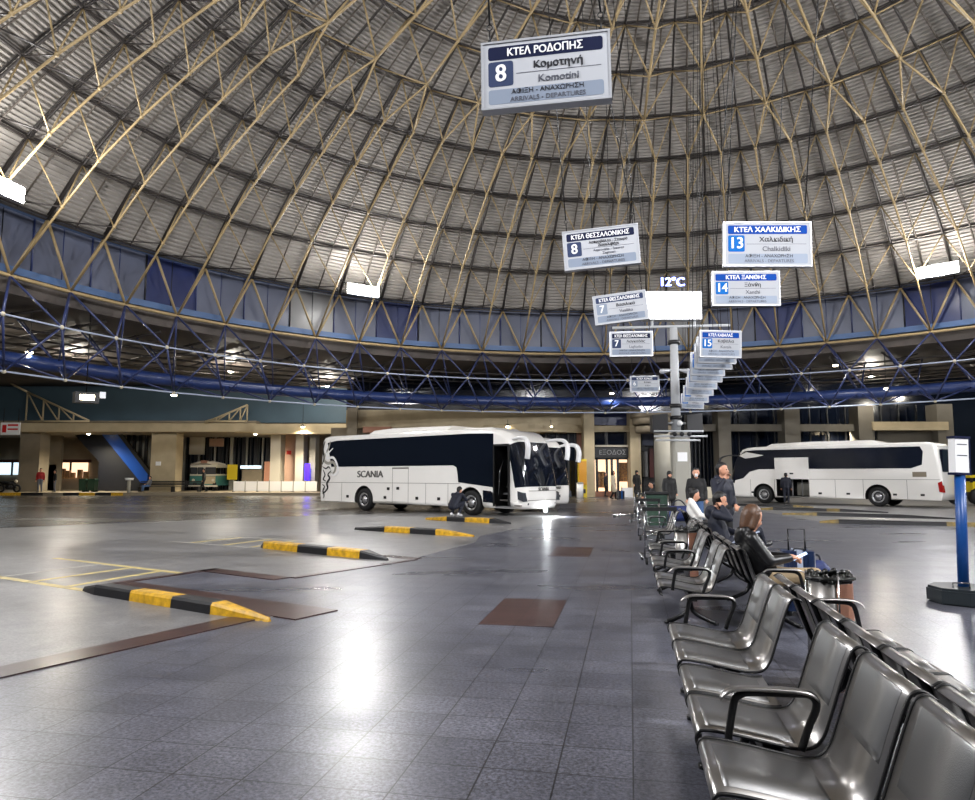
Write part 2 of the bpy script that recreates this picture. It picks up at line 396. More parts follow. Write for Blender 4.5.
    if style == 'scarf': k.cone(h - u * .06 - f * .02, .09, J['nek'] - V((0, 0, .03)), .10, 12); k.cone(h + u * .04 - f * .01, .105, h - u * .02 - f * .02, .10, 12)
    fused(k, 'headscarf' if style == 'scarf' else 'hair', hair, r, max(vox * .6, .010))
    for e in (-1, 1):
        MB().sphere(h + f * .082 + s * .033 * e + u * .014, .0095, 8, 6).build('eye', 'hair_dark', r)
    if mask: fused(MB().cone(h + f * .075 - u * .04, .045, h + f * .07 - u * .075, .04, 10), 'face_mask', mask, r, .012)
    return r
def at(x, y): return V((x, y, 0))
R_, L_ = V((NV.x, NV.y, 0)), V((-NV.x, -NV.y, 0))
def seatpos(s, t, dz=0.0): return W(s, t, dz)
# seated on the right-facing row, nearest first
person('woman with brown bob hair in black leather jacket and beige trousers seated looking at phone', seatpos(8.05, 1.37, .01), R_,
       sit(che=(0, -.12, .80), nek=(0, -.15, .98), hed=(0, -.11, 1.115), shL=(-.19, -.15, .92), shR=(.19, -.15, .92), elR=(.25, .0, .70), wrR=(.08, .23, .72), elL=(-.24, .0, .70), wrL=(-.06, .25, .72),
           knR=(.10, .46, .56), anR=(-.16, .58, .40), toR=(-.30, .68, .40)), 'leather', 'khaki', 'shoe_dark', 'hair_brown', 'bob', .013, (-.45, 1, -.45), hood=True, curl=.9)
ph = box('phone', (-.036, -.075, -.005), (.036, .075, .005), 'phonelit'); ph.location = W(8.03, 1.37 + .335, .745); ph.rotation_euler = (.5, .1, -TH - pi / 2)
tag(ph, 'lit phone held by the seated woman in leather jacket', 'phone')
person('man in navy hooded jacket and striped navy trousers seated holding a phone to his ear', seatpos(11.75, 1.40, .01), R_,
       sit(elR=(.31, .06, .92), wrR=(.17, -.03, 1.09), elL=(-.25, .06, .72), wrL=(-.05, .25, .66), hed=(0, -.03, 1.17), knR=(.06, .50, .72), anR=(-.22, .62, .50), toR=(-.34, .74, .50)),
       'navy', 'navy', 'shoe_dark', 'hair_dark', 'short', .013, (.15, 1, -.3), hood=True, curl=.9, stripe='stripe')
ph = box('phone', (-.005, -.036, -.075), (.005, .036, .075), 'phone'); ph.location = W(11.75 - .112, 1.40 - .055, 1.155); ph.rotation_euler = (.35, .1, -TH - pi / 2)
tag(ph, 'dark phone held to the ear of the man in navy jacket', 'phone')
person('person with dark hair in white puffy jacket seated past the man on the phone', seatpos(16.1, 1.40, .01), R_, sit(hed=(0, -.04, 1.14)), 'puffwhite', 'blackmatte', hair='hair_dark', style='bun', vox=.02, hf=(-.2, 1, -.3))
# standing people
person('man in dark jacket standing with a hand at his face beside the right coach', at(4.35, 13.4), V((.55, -1, 0)),
       stand(elR=(.30, .12, 1.18), wrR=(.12, .17, 1.45), elL=(-.27, -.02, 1.12), wrL=(-.16, .14, 1.0)), 'navy', 'blackmatte', vox=.017, hf=(-.45, 1, -.1), curl=.9, coat=.12, hood=True, scale=1.04)
person('man in black jacket and blue jeans standing in front of the grey pillar', at(5.95, 20.6), V((-.2, -1, 0)), stand(), 'blackmatte', 'denim', vox=.022, coat=.05, scale=1.02, mask='white')
person('person in black hooded coat standing left of the pillar', at(6.95, 27.6), V((.1, -1, 0)), stand(), 'blackmatte', 'blackmatte', vox=.024, coat=.5, hair='blackmatte', style='scarf')
person('woman in long cream coat walking with a blue suitcase', at(8.25, 47.4), V((.85, -.5, 0)), stand(knR=(.1, .16, .5), anR=(.1, .16, .09), toR=(.1, .33, .06), knL=(-.1, .0, .5), anL=(-.1, -.22, .12), toL=(-.1, -.06, .05), wrR=(.27, .02, .86)),
       'beigecoat', 'blackmatte', hair='hair_dark', style='long', vox=.026, coat=.85, scale=1.08)
person('woman in long black coat and headscarf standing before the entrance', at(10.25, 49.6), V((.4, -1, 0)), stand(), 'blackmatte', 'blackmatte', hair='blackmatte', style='scarf', vox=.026, coat=1.3, scale=1.1)
person('man in dark jacket standing just inside the lit entrance doors', at(8.7, 53.4), V((1, -.2, 0)), stand(), 'navy', 'blackmatte', vox=.03, scale=1.02)
person('mechanic in navy overalls crouching at the front wheel of the left coach', at(-1.25, 27.55), V((.5, .9, 0)),
       stand(pel=(0, -.12, .38), che=(0, .12, .66), nek=(0, .22, .84), hed=(0, .33, .92), shR=(.19, .19, .78), shL=(-.19, .19, .78), elR=(.27, .38, .58), wrR=(.17, .56, .56), elL=(-.27, .38, .56), wrL=(-.14, .56, .50),
             hpR=(.10, -.08, .38), hpL=(-.10, -.08, .38), knR=(.17, .30, .50), knL=(-.17, .32, .46), anR=(.15, .02, .10), anL=(-.15, .04, .10), toR=(.17, .20, .05), toL=(-.17, .22, .05)),
       'navy', 'navy', 'shoe_white', vox=.018, hf=(.1, 1, -.5), scale=1.08)
person('person in dark blue standing in the open luggage bay of the right coach', at(16.35, 39.6), V((.6, 1, 0)), stand(hed=(0, .08, 1.58)), 'navy', 'navy', vox=.028)
person('man in red jacket standing by the far left column', at(-35.9, 58.0), V((.3, -1, 0)), stand(), 'clothred', 'clothgrey', vox=.034, scale=1.12).location.z = .2
person('person in dark jacket beside the man in red at far left', at(-34.9, 58.3), V((-.8, -.6, 0)), stand(), 'blackmatte', 'clothgrey', vox=.034, scale=1.04).location.z = .2
person('person in black walking along the far left pavement before the vintage bus', at(-23.0, 58.6), V((-1, -.2, 0)), stand(knR=(.1, .18, .5), anR=(.1, .24, .09), toR=(.1, .40, .07), anL=(-.1, -.26, .13), toL=(-.1, -.1, .06)), 'blackmatte', 'blackmatte', vox=.034, scale=1.1).location.z = .2
person('person in pale clothes sitting at the foot of the blue escalator', at(-28.2, 60.2), V((-.7, -.7, 0)), sit(), 'clothgrey', 'denim', vox=.034).location.z = .2
for i, (s, t, f, j, lab) in enumerate(((31.0, .80, L_, 'blackmatte', 'person in black seated in the middle of the far waiting bench'), (31.65, .80, L_, 'clothgrey', 'person in grey seated at the back end of the far waiting bench'),
                                      (30.35, .80, L_, 'blackmatte', 'person in black seated at the near end of the far waiting bench'))):
    person(lab, seatpos(s, t), f, sit(), j, 'blackmatte', vox=.026)
# ------------------------------------------------------------------ dome
N = 62; ST = 2 * pi / N; PH = radians(2.83)
OUT = [(27.39, 11.04), (25.5, 13.21), (23.46, 14.91), (21.18, 16.5), (18.82, 17.89), (16.48, 19.24), (14.05, 20.42), (11.5, 21.4), (8.9, 22.2), (6.2, 22.75), (3.4, 23.1), (.9, 23.25)]
OUT = [(r, h + EYE) for r, h in OUT]
INN = []
for (r0, z0), (r1, z1) in zip(OUT, OUT[1:]):
    l = math.hypot(r1 - r0, z1 - z0); nx, nz = (z1 - z0) / l, (r0 - r1) / l
    INN.append(((r0 + r1) / 2 - nx * 1.95, (z0 + z1) / 2 - nz * 1.95))
YEL = (27.54, 8.2 + EYE)
def onode(i, j):      # outer layer node, ring i
    return polar(OUT[i][0], PH + (j + .5) * ST, OUT[i][1]) if i < 6 else polar(OUT[i][0], PH + (2 * j + 1.5) * ST, OUT[i][1])
def inode(i, j):      # inner layer node, bay i (-1 is the bottom ring)
    if i < 0: return polar(YEL[0], PH + j * ST, YEL[1])
    return polar(INN[i][0], PH + j * ST, INN[i][1]) if i < 5 else polar(INN[i][0], PH + (2 * j + .5) * ST, INN[i][1])
# corrugated cladding
NA = 124; prof = []
for i, ((r0, z0), (r1, z1)) in enumerate(zip(OUT, OUT[1:])):
    l = math.hypot(r1 - r0, z1 - z0); nx, nz = (z1 - z0) / l, (r0 - r1) / l; k = 13
    for q in range(k):
        for fr, d in ((0, .0), (.35, .0), (.5, .11), (.85, .11)):
            u = (q + fr) / k; prof.append((r0 + (r1 - r0) * u + nx * (.22 + d), z0 + (z1 - z0) * u + nz * (.22 + d)))
mb = MB(); vs = []
for r, z in prof:
    for j in range(NA): vs.append(polar(r, PH + j * ST / 2, z))
fs = [(i * NA + j, i * NA + (j + 1) % NA, (i + 1) * NA + (j + 1) % NA, (i + 1) * NA + j) for i in range(len(prof) - 1) for j in range(NA)]
fs.append(tuple((len(prof) - 1) * NA + j for j in range(NA)))
mb.add(vs, fs)
dome = mb.build('ceiling', 'cladding', kind='structure')
tag(dome, 'corrugated dome roof over the whole hall, carried by a gold tube lattice', 'ceiling')
for i, (r, z) in enumerate(OUT):
    n = N if i < 6 else N // 2; b = MB()
    for dr, dz in ((.0, .0), (.1, .24)):
        b.tube([polar(r + dr, PH + (j + .5) * ST * N / n + (0 if n == N else ST * .5), z + dz * .8) for j in range(n)], .055, 5, True)
    b.build('purlin_ring', 'tube_dark', dome)
for j in range(N):
    b = MB(); b.tube([onode(i, j) for i in range(6)] + ([polar(OUT[i][0], PH + (j + .5) * ST, OUT[i][1]) for i in range(6, 9)]), .06, 5)
    b.tube([onode(i, j) + V((0, 0, .22)) for i in range(6)], .05, 4); b.build('rafter', 'tube_dark', dome)
    c = MB()
    c.tube([polar(OUT[i][0] + .02, PH + j * ST, OUT[i][1] + .1) for i in range(0, 9)], .045, 4); c.build('batten', 'rafter', dome)
    g = MB(); g.tube([inode(i, j) for i in range(-1, 5)], .052, 6)
    for i in range(-1, 5): g.sphere(inode(i, j), .085, 8, 6)
    g.build('inner_chord', 'tube_gold', dome)
    w = MB()
    for i in range(-1, 5):
        n = inode(i, j)
        for o in (onode(i + 1, j - 1), onode(i + 1, j)): w.tube([n, o], .066 if i < 0 else .036, 5)
        if i >= 0:
            w.mi = 1
            for o in (onode(i, j - 1), onode(i, j)): w.tube([n, o], .035, 4)
            w.mi = 0
    w.build('bracing', ['tube_gold', 'tube_dark'], dome)
for j in range(N // 2):
    b = MB(); b.tube([onode(i, j) for i in range(6, 12)], .06, 5); b.build('upper_rafter', 'tube_dark', dome)
    g = MB(); g.tube([inode(4, 2 * j), inode(5, j)], .05, 5); g.tube([inode(4, 2 * j + 1), inode(5, j)], .05, 5); g.tube([inode(i, j) for i in range(5, 11)], .062, 6)
    for i in range(5, 11): g.sphere(inode(i, j), .085, 8, 6)
    g.build('upper_chord', 'tube_gold', dome)
    w = MB()
    for i in range(5, 10):
        n = inode(i, j)
        for o in (onode(i + 1, j - 1), onode(i + 1, j)): w.tube([n, o], .045, 5)
        if i > 5:
            for o in (onode(i, j - 1), onode(i, j)): w.tube([n, o], .035, 4)
        else:
            for o in (onode(5, 2 * j - 1), onode(5, 2 * j), onode(5, 2 * j + 1)): w.tube([n, o], .035, 4)
    w.build('upper_bracing', 'tube_gold', dome)
b = MB(); b.tube([inode(-1, j) for j in range(N)], .085, 6, True); b.build('bottom_ring', 'tube_gold', dome)
# blue ring truss under the dome edge
MID = (26.14, 6.21 + EYE); LOW = (27.51, 4.21 + EYE)
ring = empty('trim_1', kind='structure', label='blue tubular ring truss carrying the dome edge', cat='truss')
mid = [polar(MID[0], PH + (j + .5) * ST, MID[1]) for j in range(N)]; low = [polar(LOW[0], PH + j * ST, LOW[1]) for j in range(N)]
MB().tube(mid, .04, 6, True).build('middle_ring', 'tube_white', ring); MB().tube(low, .045, 6, True).build('lower_ring', 'tube_white', ring)
for j in range(N):
    w = MB(); y0, y1 = inode(-1, j), inode(-1, (j + 1) % N)
    for a, c in ((mid[j], y0), (mid[j], y1), (mid[j], low[j]), (mid[j], low[(j + 1) % N])): w.tube([a, c], .052, 5)
    # back layer of the truss, from the yellow ring and the lower ring out to the big pipe
    p0 = polar(30.2, PH + (j + .5) * ST, 5.2 + EYE); w.tube([low[j], p0], .05, 5); w.tube([low[(j + 1) % N], p0], .05, 5); w.tube([y0, p0], .045, 5)
    w.tube([polar(30.2, PH + (j + .5) * ST, 5.2 + EYE), polar(31.5, PH + j * ST, 9.2)], .05, 5); w.tube([polar(30.2, PH + (j + .5) * ST, 5.2 + EYE), polar(33.2, PH + (j + .5) * ST, 9.2)], .05, 5)
    w.build('web', 'tube_blue', ring)
    n = MB(); n.sphere(mid[j], .10, 8, 6); n.sphere(low[j], .10, 8, 6); n.build('ball_joint', 'node', ring)
MB().tube([polar(30.2, j * ST, 5.2 + EYE) for j in range(N)], .34, 12, True).build('ring_pipe', 'pipe_blue', ring)
# clerestory between eave and bottom ring
RW = 28.2
cl = MB(); z0, z1 = YEL[1] + .35, OUT[0][1] + .15
for za, zb, ra, rb in ((z0 - .1, z0 + .22, 28.0, 28.3),):
    vs = [polar(r, PH + j * ST, z) for r, z in ((ra, za), (ra, zb), (rb + .2, zb), (rb + .2, za)) for j in range(N)]
    cl.add(vs, [(q * N + j, q * N + (j + 1) % N, ((q + 1) % 4) * N + (j + 1) % N, ((q + 1) % 4) * N + j) for q in range(4) for j in range(N)])
win = cl.build('window_1', 'sill', kind='structure'); tag(win, 'band of frosted panes between blue sill and dome eave', 'window')
for j in range(N):
    a0, a1 = PH + (j + .5) * ST, PH + (j + 1.5) * ST; p = MB()
    k = random.random(); m = 'pane_blue' if k < .14 else 'pane_warm' if k < .22 else 'pane'
    p.add([polar(RW, a0, z0), polar(RW, a1, z0), polar(RW, a1, z1), polar(RW, a0, z1), polar(RW + .03, a0, z0), polar(RW + .03, a1, z0), polar(RW + .03, a1, z1), polar(RW + .03, a0, z1)],
          [(0, 1, 2, 3), (7, 6, 5, 4), (0, 4, 5, 1), (3, 2, 6, 7)])
    p.build('pane', m, win)
    f = MB()
    for q in (0, .5):
        a = a0 + (a1 - a0) * q; f.tube([polar(RW - .03, a, z0), polar(RW - .03, a, z1)], .05 if q == 0 else .03, 4)
    f.build('mullion', 'tube_blue' if j % 3 else 'frame_dark', win)
# low roof around the dome
lo = MB(); NR = 62; rr = [(28.3, 10.0), (28.5, 9.3), (34, 9.3), (40, 9.3), (75, 9.3)]
vs = [polar(r, PH + j * ST, z) for r, z in rr for j in range(NR)] + [polar(r, PH + j * ST, z + .4) for r, z in rr for j in range(NR)]
fs = [(q * NR + j, (q + 1) * NR + j, (q + 1) * NR + (j + 1) % NR, q * NR + (j + 1) % NR) for q in range(4) for j in range(NR)]
fs += [tuple(i + 5 * NR for i in f) for f in fs]
lo.add(vs, fs); lroof = lo.build('ceiling.001', 'soffit', kind='structure'); tag(lroof, 'dark soffit of the low roof around the dome', 'ceiling')
for k in range(7):
    R = 30.5 + 2.3 * k; b = MB(); b.tube([polar(R, PH + j * ST, 8.75) for j in range(N)], .06, 4, True); b.build('soffit_ring', 'tube_dark', lroof)
for j in range(N):
    b = MB(); b.tube([polar(29, PH + j * ST, 9.1), polar(46, PH + j * ST, 9.1)], .07, 4)
    for k in range(6): b.tube([polar(30.5 + 2.3 * k, PH + j * ST, 8.75), polar(31.65 + 2.3 * k, PH + (j + .5) * ST, 9.2)], .04, 4)
    b.build('soffit_rib', 'tube_dark', lroof)
# floodlights just inside the eave; those behind the view are unseen, added as fill
FL = [(-80, 24.5, 12.0, 'floodlight at the far left edge, half out of view'), (-33.8, 25.0, 12.45, 'floodlight high above the white coach at centre left'), (45.8, 25.0, 12.7, 'floodlight high above the white coach at right'),
      (92, 25, 12.5, 'unseen fill floodlight added on the right side of the dome behind the view'), (135, 25, 12.5, 'unseen fill floodlight added at right rear of the dome'), (178, 25, 12.5, 'unseen fill floodlight added straight behind the view'), (-130, 25, 12.5, 'unseen fill floodlight added at left rear of the dome')]
for a, R, z, lab in FL:
    y_in = a in (-80, -33.8, 45.8); a = radians(a); c = polar(R, a, z); r = empty('floodlight', c, -a + pi, lab, 'floodlight')      # local +y looks at the dome centre
    MB().box((-1.0, -.22, -.32), (1.0, .0, .32)).build('housing', 'alu', r)
    for x in (-.68, 0, .68): MB().box((x - .31, .0, -.27), (x + .31, .03, .27)).build('lamp_lens', 'lamp', r)
    b = MB(); b.tube([(-.8, -.2, .2), (-.8, -1.6, .9)], .04); b.tube([(.8, -.2, .2), (.8, -1.6, .9)], .04); b.build('bracket', 'tube_dark', r)
    for q in (0,):
        ld = bpy.data.lights.new('flood_beam', 'AREA'); ld.shape = 'RECTANGLE'; ld.size = 1.9; ld.size_y = .6; ld.energy = 700 if y_in else 4000; ld.color = (.95, .96, 1); ld.spread = radians(180)
        lo_ = bpy.data.objects.new('flood_beam', ld); COL.objects.link(lo_); lo_.parent = r; lo_.location = (0, .05, 0); lo_.rotation_euler = (radians(90), 0, 0)
        lp = bpy.data.lights.new('flood_spill', 'POINT'); lp.energy = 1100; lp.shadow_soft_size = .35; lp.color = (1, .97, .94)
        lq = bpy.data.objects.new('flood_spill', lp); COL.objects.link(lq); lq.parent = r; lq.location = (0, .45, 0)
# ------------------------------------------------------------------ floor
def fp(pts, z, m, name, label=None, kind='structure'):
    b = MB(); n = len(pts); b.add([(p[0], p[1], z) for p in pts], [tuple(range(n))]); return tag(b.build(name, m, kind=kind), label)
def thick(pts, z, m, name, label=None, cat=None, kind='structure'):
    b = MB(); b.prism([(p[0], p[1]) for p in pts], 0.0, z, 'xy'); return tag(b.build(name, m, kind=kind), label, cat)
box('floor', (-75, -40, -.3), (75, 95, 0), 'granite', None, 'structure', 'dark speckled granite tile floor')
BA = radians(-33); BI = V((cos(BA), sin(BA), 0)); BB = V((-sin(BA), cos(BA), 0))
def bay(i, b): p = BI * i + BB * b; return (p.x, p.y)
# worn concrete bus bays with a stepped edge, left
conc = [(-14, -1.5), (-3.9, 5.6), (-2.38, 8.33), (-2.44, 7.99), (-5.47, 9.98), (-5.62, 10.6), (-4.62, 12.4), (-3.05, 11.33), (-1.50, 13.6), (-.3, 17.2), (-.2, 19.0), (1.2, 22.5), (2.9, 26.8), (3.0, 31), (-2, 31.5), (-9, 27), (-15, 21.5), (-21, 12), (-22, 8)]
thick(conc, .006, 'concrete', 'floor.001', 'worn pale concrete of the left bus bays')
road = [(-22, 8), (-21, 12), (-15, 21.5), (-9, 27), (-2, 31.5), (3.0, 31), (4, 40), (8, 46), (6, 57.5), (-50, 57.5), (-70, 30), (-50, 0)]
thick(road, .004, 'road', 'floor.002', 'smooth dark driveway before the left shops')
rroad = [(12.5, 36.5), (11.3, 24.6), (15.3, 21.6), (40, 14), (60, 30), (45, 52), (12, 52)]
thick(rroad, .004, 'concrete', 'floor.003', 'worn pale concrete of the right bus bays')
def strip(a, b, w, z, m, name, side=1, label=None, kind='structure'):
    a, b = V((a[0], a[1], 0)), V((b[0], b[1], 0)); d = (b - a).normalized(); n = V((-d.y, d.x, 0)) * side * w
    return thick([a, b, b + n, a + n], z, m, name, label, None, kind)
strip((-14, -1.5), (-3.9, 5.6), .35, .012, 'redtile', 'trim_3', 1); strip((-3.9, 5.6), (-2.34, 8.4), .35, .012, 'redtile', 'trim_4', 1)
thick([(-2.1, 8.05), (-1.75, 8.6), (-5.25, 10.85), (-5.62, 10.35)], .014, 'redtile', 'trim_5')
strip((-5.62, 10.6), (-4.62, 12.4), .14, .012, 'redtile', 'trim_6', -1); strip((-4.62, 12.4), (-3.05, 11.33), .32, .012, 'redtile', 'trim_7', -1); strip((-3.05, 11.33), (-1.4, 13.75), .12, .012, 'redtile', 'trim_8', -1)
strip((-4.6, 15.95), (-1.4, 13.75), .25, .012, 'redtile', 'trim_9', 1)
for i, (s, lab) in enumerate(((7.68, 'near'), (14.3, 'far'))):
    a = [W(s, -1.615), W(s, -.815), W(s + (1.66 if i == 0 else 1.9), -.815), W(s + (1.66 if i == 0 else 1.9), -1.615)]
    thick(a, .003, 'redtile', 'floor.%03d' % (4 + i), 'red brown square of tiles in the grey floor, the %s one' % lab)
# painted hatch lines
lines = [((-7.55, 10.45), (-5.35, 9.85), .11), ((-7.3, 13.2), (-4.85, 11.75), .11), ((-6.8, 10.9), (-5.2, 9.95), .11), ((-6.75, 10.95), (-6.1, 12.55), .10), ((-5.95, 10.4), (-5.35, 12.05), .10), ((-7.6, 11.5), (-6.95, 13.05), .10)]
lines = [((-8.3, 11.75), (-5.45, 9.95), .13, 'line_yellow'), ((-8.3, 13.9), (-4.95, 11.75), .12, 'line_yellow'), ((-6.72, 10.85), (-6.05, 12.45), .13, 'line_yellow'), ((-5.92, 10.35), (-5.35, 12.0), .13, 'line_yellow'), ((-7.55, 11.35), (-6.85, 13.0), .08, 'line_white'),
         ((-7.6, 17.4), (-4.9, 15.75), .09, 'line_white'), ((-7.4, 19.2), (-4.2, 17.4), .09, 'line_white'), ((-5.9, 16.5), (-5.3, 18.05), .13, 'line_yellow'), ((-6.9, 17.1), (-6.2, 18.5), .12, 'line_yellow'), ((-5.15, 16.0), (-4.6, 17.6), .12, 'line_yellow')]
for a, b, w, m in lines: strip(a, b, w, .009, m, 'floor_marking')
# black and yellow kerb islands
def island(name, a, b, h, w, segs, label, tip0=.35, tip1=.5, side=-1):
    a, b = V((*a, 0)), V((*b, 0)); L = (b - a).length; d = (b - a) / L
    r = empty(name, a, atan2(d.y, d.x), label, 'kerb', 'striped kerb islands between the bus bays')
    x = 0
    for m, f0, f1 in segs:
        x0, x1 = f0 * L, f1 * L; q = MB(); e = .03
        w0 = w * (.25 if f0 == 0 else 1); w1 = w * (.2 if f1 == 1 else 1); h0 = h * (.45 if f0 == 0 else 1); h1 = h * (.35 if f1 == 1 else 1)
        vs = []
        for xx, ww, hh in ((x0, w0, h0), (x1, w1, h1)): vs += [(xx, -ww / 2, 0), (xx, -ww / 2 + e * .3, hh - e), (xx, -ww / 2 + e, hh), (xx, ww / 2 - e, hh), (xx, ww / 2 - e * .3, hh - e), (xx, ww / 2, 0)]
        q.add(vs, [tuple(range(5, -1, -1)), tuple(range(6, 12))] + [(i, (i + 1) % 6, 6 + (i + 1) % 6, 6 + i) for i in range(6)])
        q.build('black_block' if m == 'kerb_black' else 'yellow_block', m, r)
    return r
Y_, K_ = 'kerb_yellow', 'kerb_black'
island('kerb_island', (-5.52, 10.05), (-2.36, 7.98), .135, .24, ((K_, 0, .12), (K_, .12, .34), (Y_, .34, .57), (K_, .57, .77), (Y_, .77, 1)), 'nearest black and yellow kerb island at left, beside the painted hatching')
island('kerb_island', (-4.95, 16.0), (-1.85, 13.55), .16, .28, ((K_, 0, .06), (Y_, .06, .36), (K_, .36, .6), (Y_, .6, .84), (K_, .84, 1)), 'second black and yellow kerb island from the front at left')
island('kerb_island', (-3.85, 21.2), (-.35, 18.7), .16, .3, ((K_, 0, .3), (Y_, .3, .52), (K_, .52, .73), (Y_, .73, 1)), 'third black and yellow kerb island at left, before the white coach')
island('kerb_island', (-2.2, 26.0), (.75, 23.6), .16, .34, ((Y_, 0, .30), (K_, .30, .52), (Y_, .52, .80), (K_, .80, 1)), 'kerb island next to the crouching mechanic')
island('kerb_island', (11.1, 24.3), (17.6, 21.2), .13, .3, (('kerb_worn', 0, .08), (K_, .08, .50), ('kerb_worn', .50, .62), (K_, .62, 1)), 'nearest kerb island at right, behind the blue post')
island('kerb_island', (11.9, 29.3), (16.9, 26.1), .13, .32, (('kerb_worn', 0, .22), (K_, .22, .7), (K_, .7, 1)), 'second kerb island from the front at right')
island('kerb_island', (12.6, 33.6), (16.9, 30.6), .13, .34, (('kerb_worn', 0, .12), (K_, .12, .55), ('kerb_worn', .55, .65), (K_, .65, 1)), 'third kerb island at right, before the rear wheel of the coach')
island('kerb_island', (12.3, 38.2), (16.0, 35.6), .12, .34, (('kerb_worn', 0, .15), (K_, .15, .8), ('kerb_worn', .8, 1)), 'farthest kerb island at right, below the open luggage bay')
# ------------------------------------------------------------------ buildings
def X(px, Y): return (px - 487.5) / 722 * Y
def Z(py, Y): return EYE + (475.85 - py) / 722 * Y
def B(name, px0, px1, py0, py1, Y, d, m, parent=None, kind=None, label=None):
    return box(name, (X(px0, Y), Y, Z(py1, Y)), (X(px1, Y), Y + d, Z(py0, Y)), m, parent, kind, label)
YL = 63.0
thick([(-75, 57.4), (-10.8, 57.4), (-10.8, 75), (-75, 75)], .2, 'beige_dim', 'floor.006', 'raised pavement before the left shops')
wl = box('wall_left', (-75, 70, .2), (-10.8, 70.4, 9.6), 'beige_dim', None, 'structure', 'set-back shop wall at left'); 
B('fascia', -300, 345, 386, 423, 61.5, .6, 'wall_slate', wl)
B('canopy_beam', -60, 254, 422.5, 432, 60.5, 1.2, 'beige', wl); B('canopy_beam', 252, 345, 424, 434, 59.8, 1.4, 'beige', wl)
B('canopy_lip', -60, 254, 421, 423, 60.3, 1.6, 'beige_dim', wl)
for a, b_, m in ((-30, -14, 'beige'), (21, 41, 'beige_dim'), (152, 177, 'beige'), (271, 281, 'cream'), (296, 304, 'cream'), (310, 316, 'greycol')):
    box('column', (X(a, 62), 61.6, .2), (X(b_, 62), 63.0, 6), m, wl)
B('inner_wall', 282, 296, 430, 492, 64, .3, 'pinkwall', wl); B('inner_wall', 41, 60, 436, 492, 66, .3, 'beige_dim', wl)
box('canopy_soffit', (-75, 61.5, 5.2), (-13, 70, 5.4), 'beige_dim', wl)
B('shop_window', -2, 22, 463, 475, 69.8, .1, 'shop_white', wl); B('shop_window', 58, 87, 463, 478, 69.8, .1, 'shop_warm', wl); B('shop_window_frame', -4, 90, 460, 463, 69.6, .15, 'door_red', wl)
for i, px in enumerate((60, 65, 70, 77, 83)): B('shop_goods', px, px + 4, 469 + (i * 7) % 5, 479, 69.2, .3, 'shopgoods', wl)
B('shop_window_bar', 10.5, 12, 463, 476, 69.6, .12, 'frame_dark', wl); B('shop_window_bar', 69, 70.5, 463, 479, 69.6, .12, 'frame_dark', wl)
for i in range(24): B('mullion', 181 + i * 4.0, 182.6 + i * 4.0 + (i % 3 == 0) * 1.6, 431, 491, 68.5, .2, 'frame_dark' if i % 4 else 'greycol', wl)
B('back_glazing', 178, 271, 431, 491, 69, .2, 'nightglass', wl); B('hoarding', 188, 203, 436, 455, 68.2, .2, 'cream', wl); B('hoarding', 208, 222, 439, 447, 68.2, .2, 'pinkwall', wl)
B('ticket_booth', 242, 262, 470, 485, 67, 1.2, 'beige_dim', wl); B('booth_light', 240, 260, 466, 469, 67.5, .3, 'shop_white', wl); B('doorway', 264, 270, 462, 483, 66, .2, 'awning', wl)
B('wall_poster', 227, 237, 465, 480, 67.5, .1, 'yellow', wl)
dr = B('door_1', 47.5, 56, 465, 491, 66, .15, 'door_red', None, 'structure', 'dark red door left of the lit shop window'); 
for sx, lab in ((0, 'pale triangular truss above the canopy at far left'), (1, 'pale triangular truss above the canopy before the vintage bus')):
    t = empty('roof_truss', (0, 0, 0), 0, lab, 'truss'); b = MB(); Yt = 60.2
    if sx == 0: tp = [(22, 392), (86, 421)]; xs = [22, 39, 55, 70, 86]; lead = [(4, 383), (22, 392)]
    else: tp = [(245, 405), (203, 423)]; xs = [245, 238, 227, 214, 203]; lead = None
    P3 = lambda px, py: (X(px, Yt), Yt, Z(py, Yt))
    yl = lambda px: tp[0][1] + (tp[1][1] - tp[0][1]) * (px - tp[0][0]) / (tp[1][0] - tp[0][0])
    MB().tube([P3(*tp[0]), P3(*tp[1])], .09, 6).build('top_chord', 'beige', t); MB().tube([P3(xs[0], 421.5), P3(xs[-1], 421.5)], .09, 6).build('bottom_chord', 'beige', t)
    for q in range(len(xs) - 1): MB().tube([P3(xs[q], yl(xs[q])), P3(xs[q], 421.5)], .07, 6).build('post', 'beige', t); MB().tube([P3(xs[q], yl(xs[q])), P3(xs[q + 1], 421.5)], .06, 6).build('brace', 'beige', t)
    if lead: MB().tube([P3(*lead[0]), P3(*lead[1])], .09, 6).build('tie', 'beige', t)
# escalator
es = empty('escalator', (0, 0, 0), 0, 'blue escalator rising to the left under the beige canopy', 'escalator'); Ye = 64.0
def PX(b, pts, y0, y1): b.prism([(X(a, y0), Z(c, y0)) for a, c in pts], y0, y1); return b
PX(MB(), [(98, 433), (114, 433), (148, 474), (147, 484), (142, 484)], Ye, Ye + .4).build('side_panel', 'escal_blue', es)
PX(MB(), [(70, 433), (98, 433), (142, 484), (144, 491), (98, 491), (98, 462)], Ye + .3, Ye + 2).build('underside', 'escal_dark', es)
PX(MB(), [(114, 433), (117, 431), (151, 473), (148, 475)], Ye - .1, Ye + .1).build('handrail', 'black', es)
for i in range(6): PX(MB(), [(119 + i * 6, 431), (121.5 + i * 6, 431), (121.5 + i * 6, 440 + i * 6.5), (119 + i * 6, 437 + i * 6.5)], Ye + 1.2, Ye + 1.4).build('baluster', 'frame_dark', es)
PX(MB(), [(118, 431), (151, 431), (151, 470)], Ye + 1.6, Ye + 1.7).build('balustrade_panel', 'greycol', es)
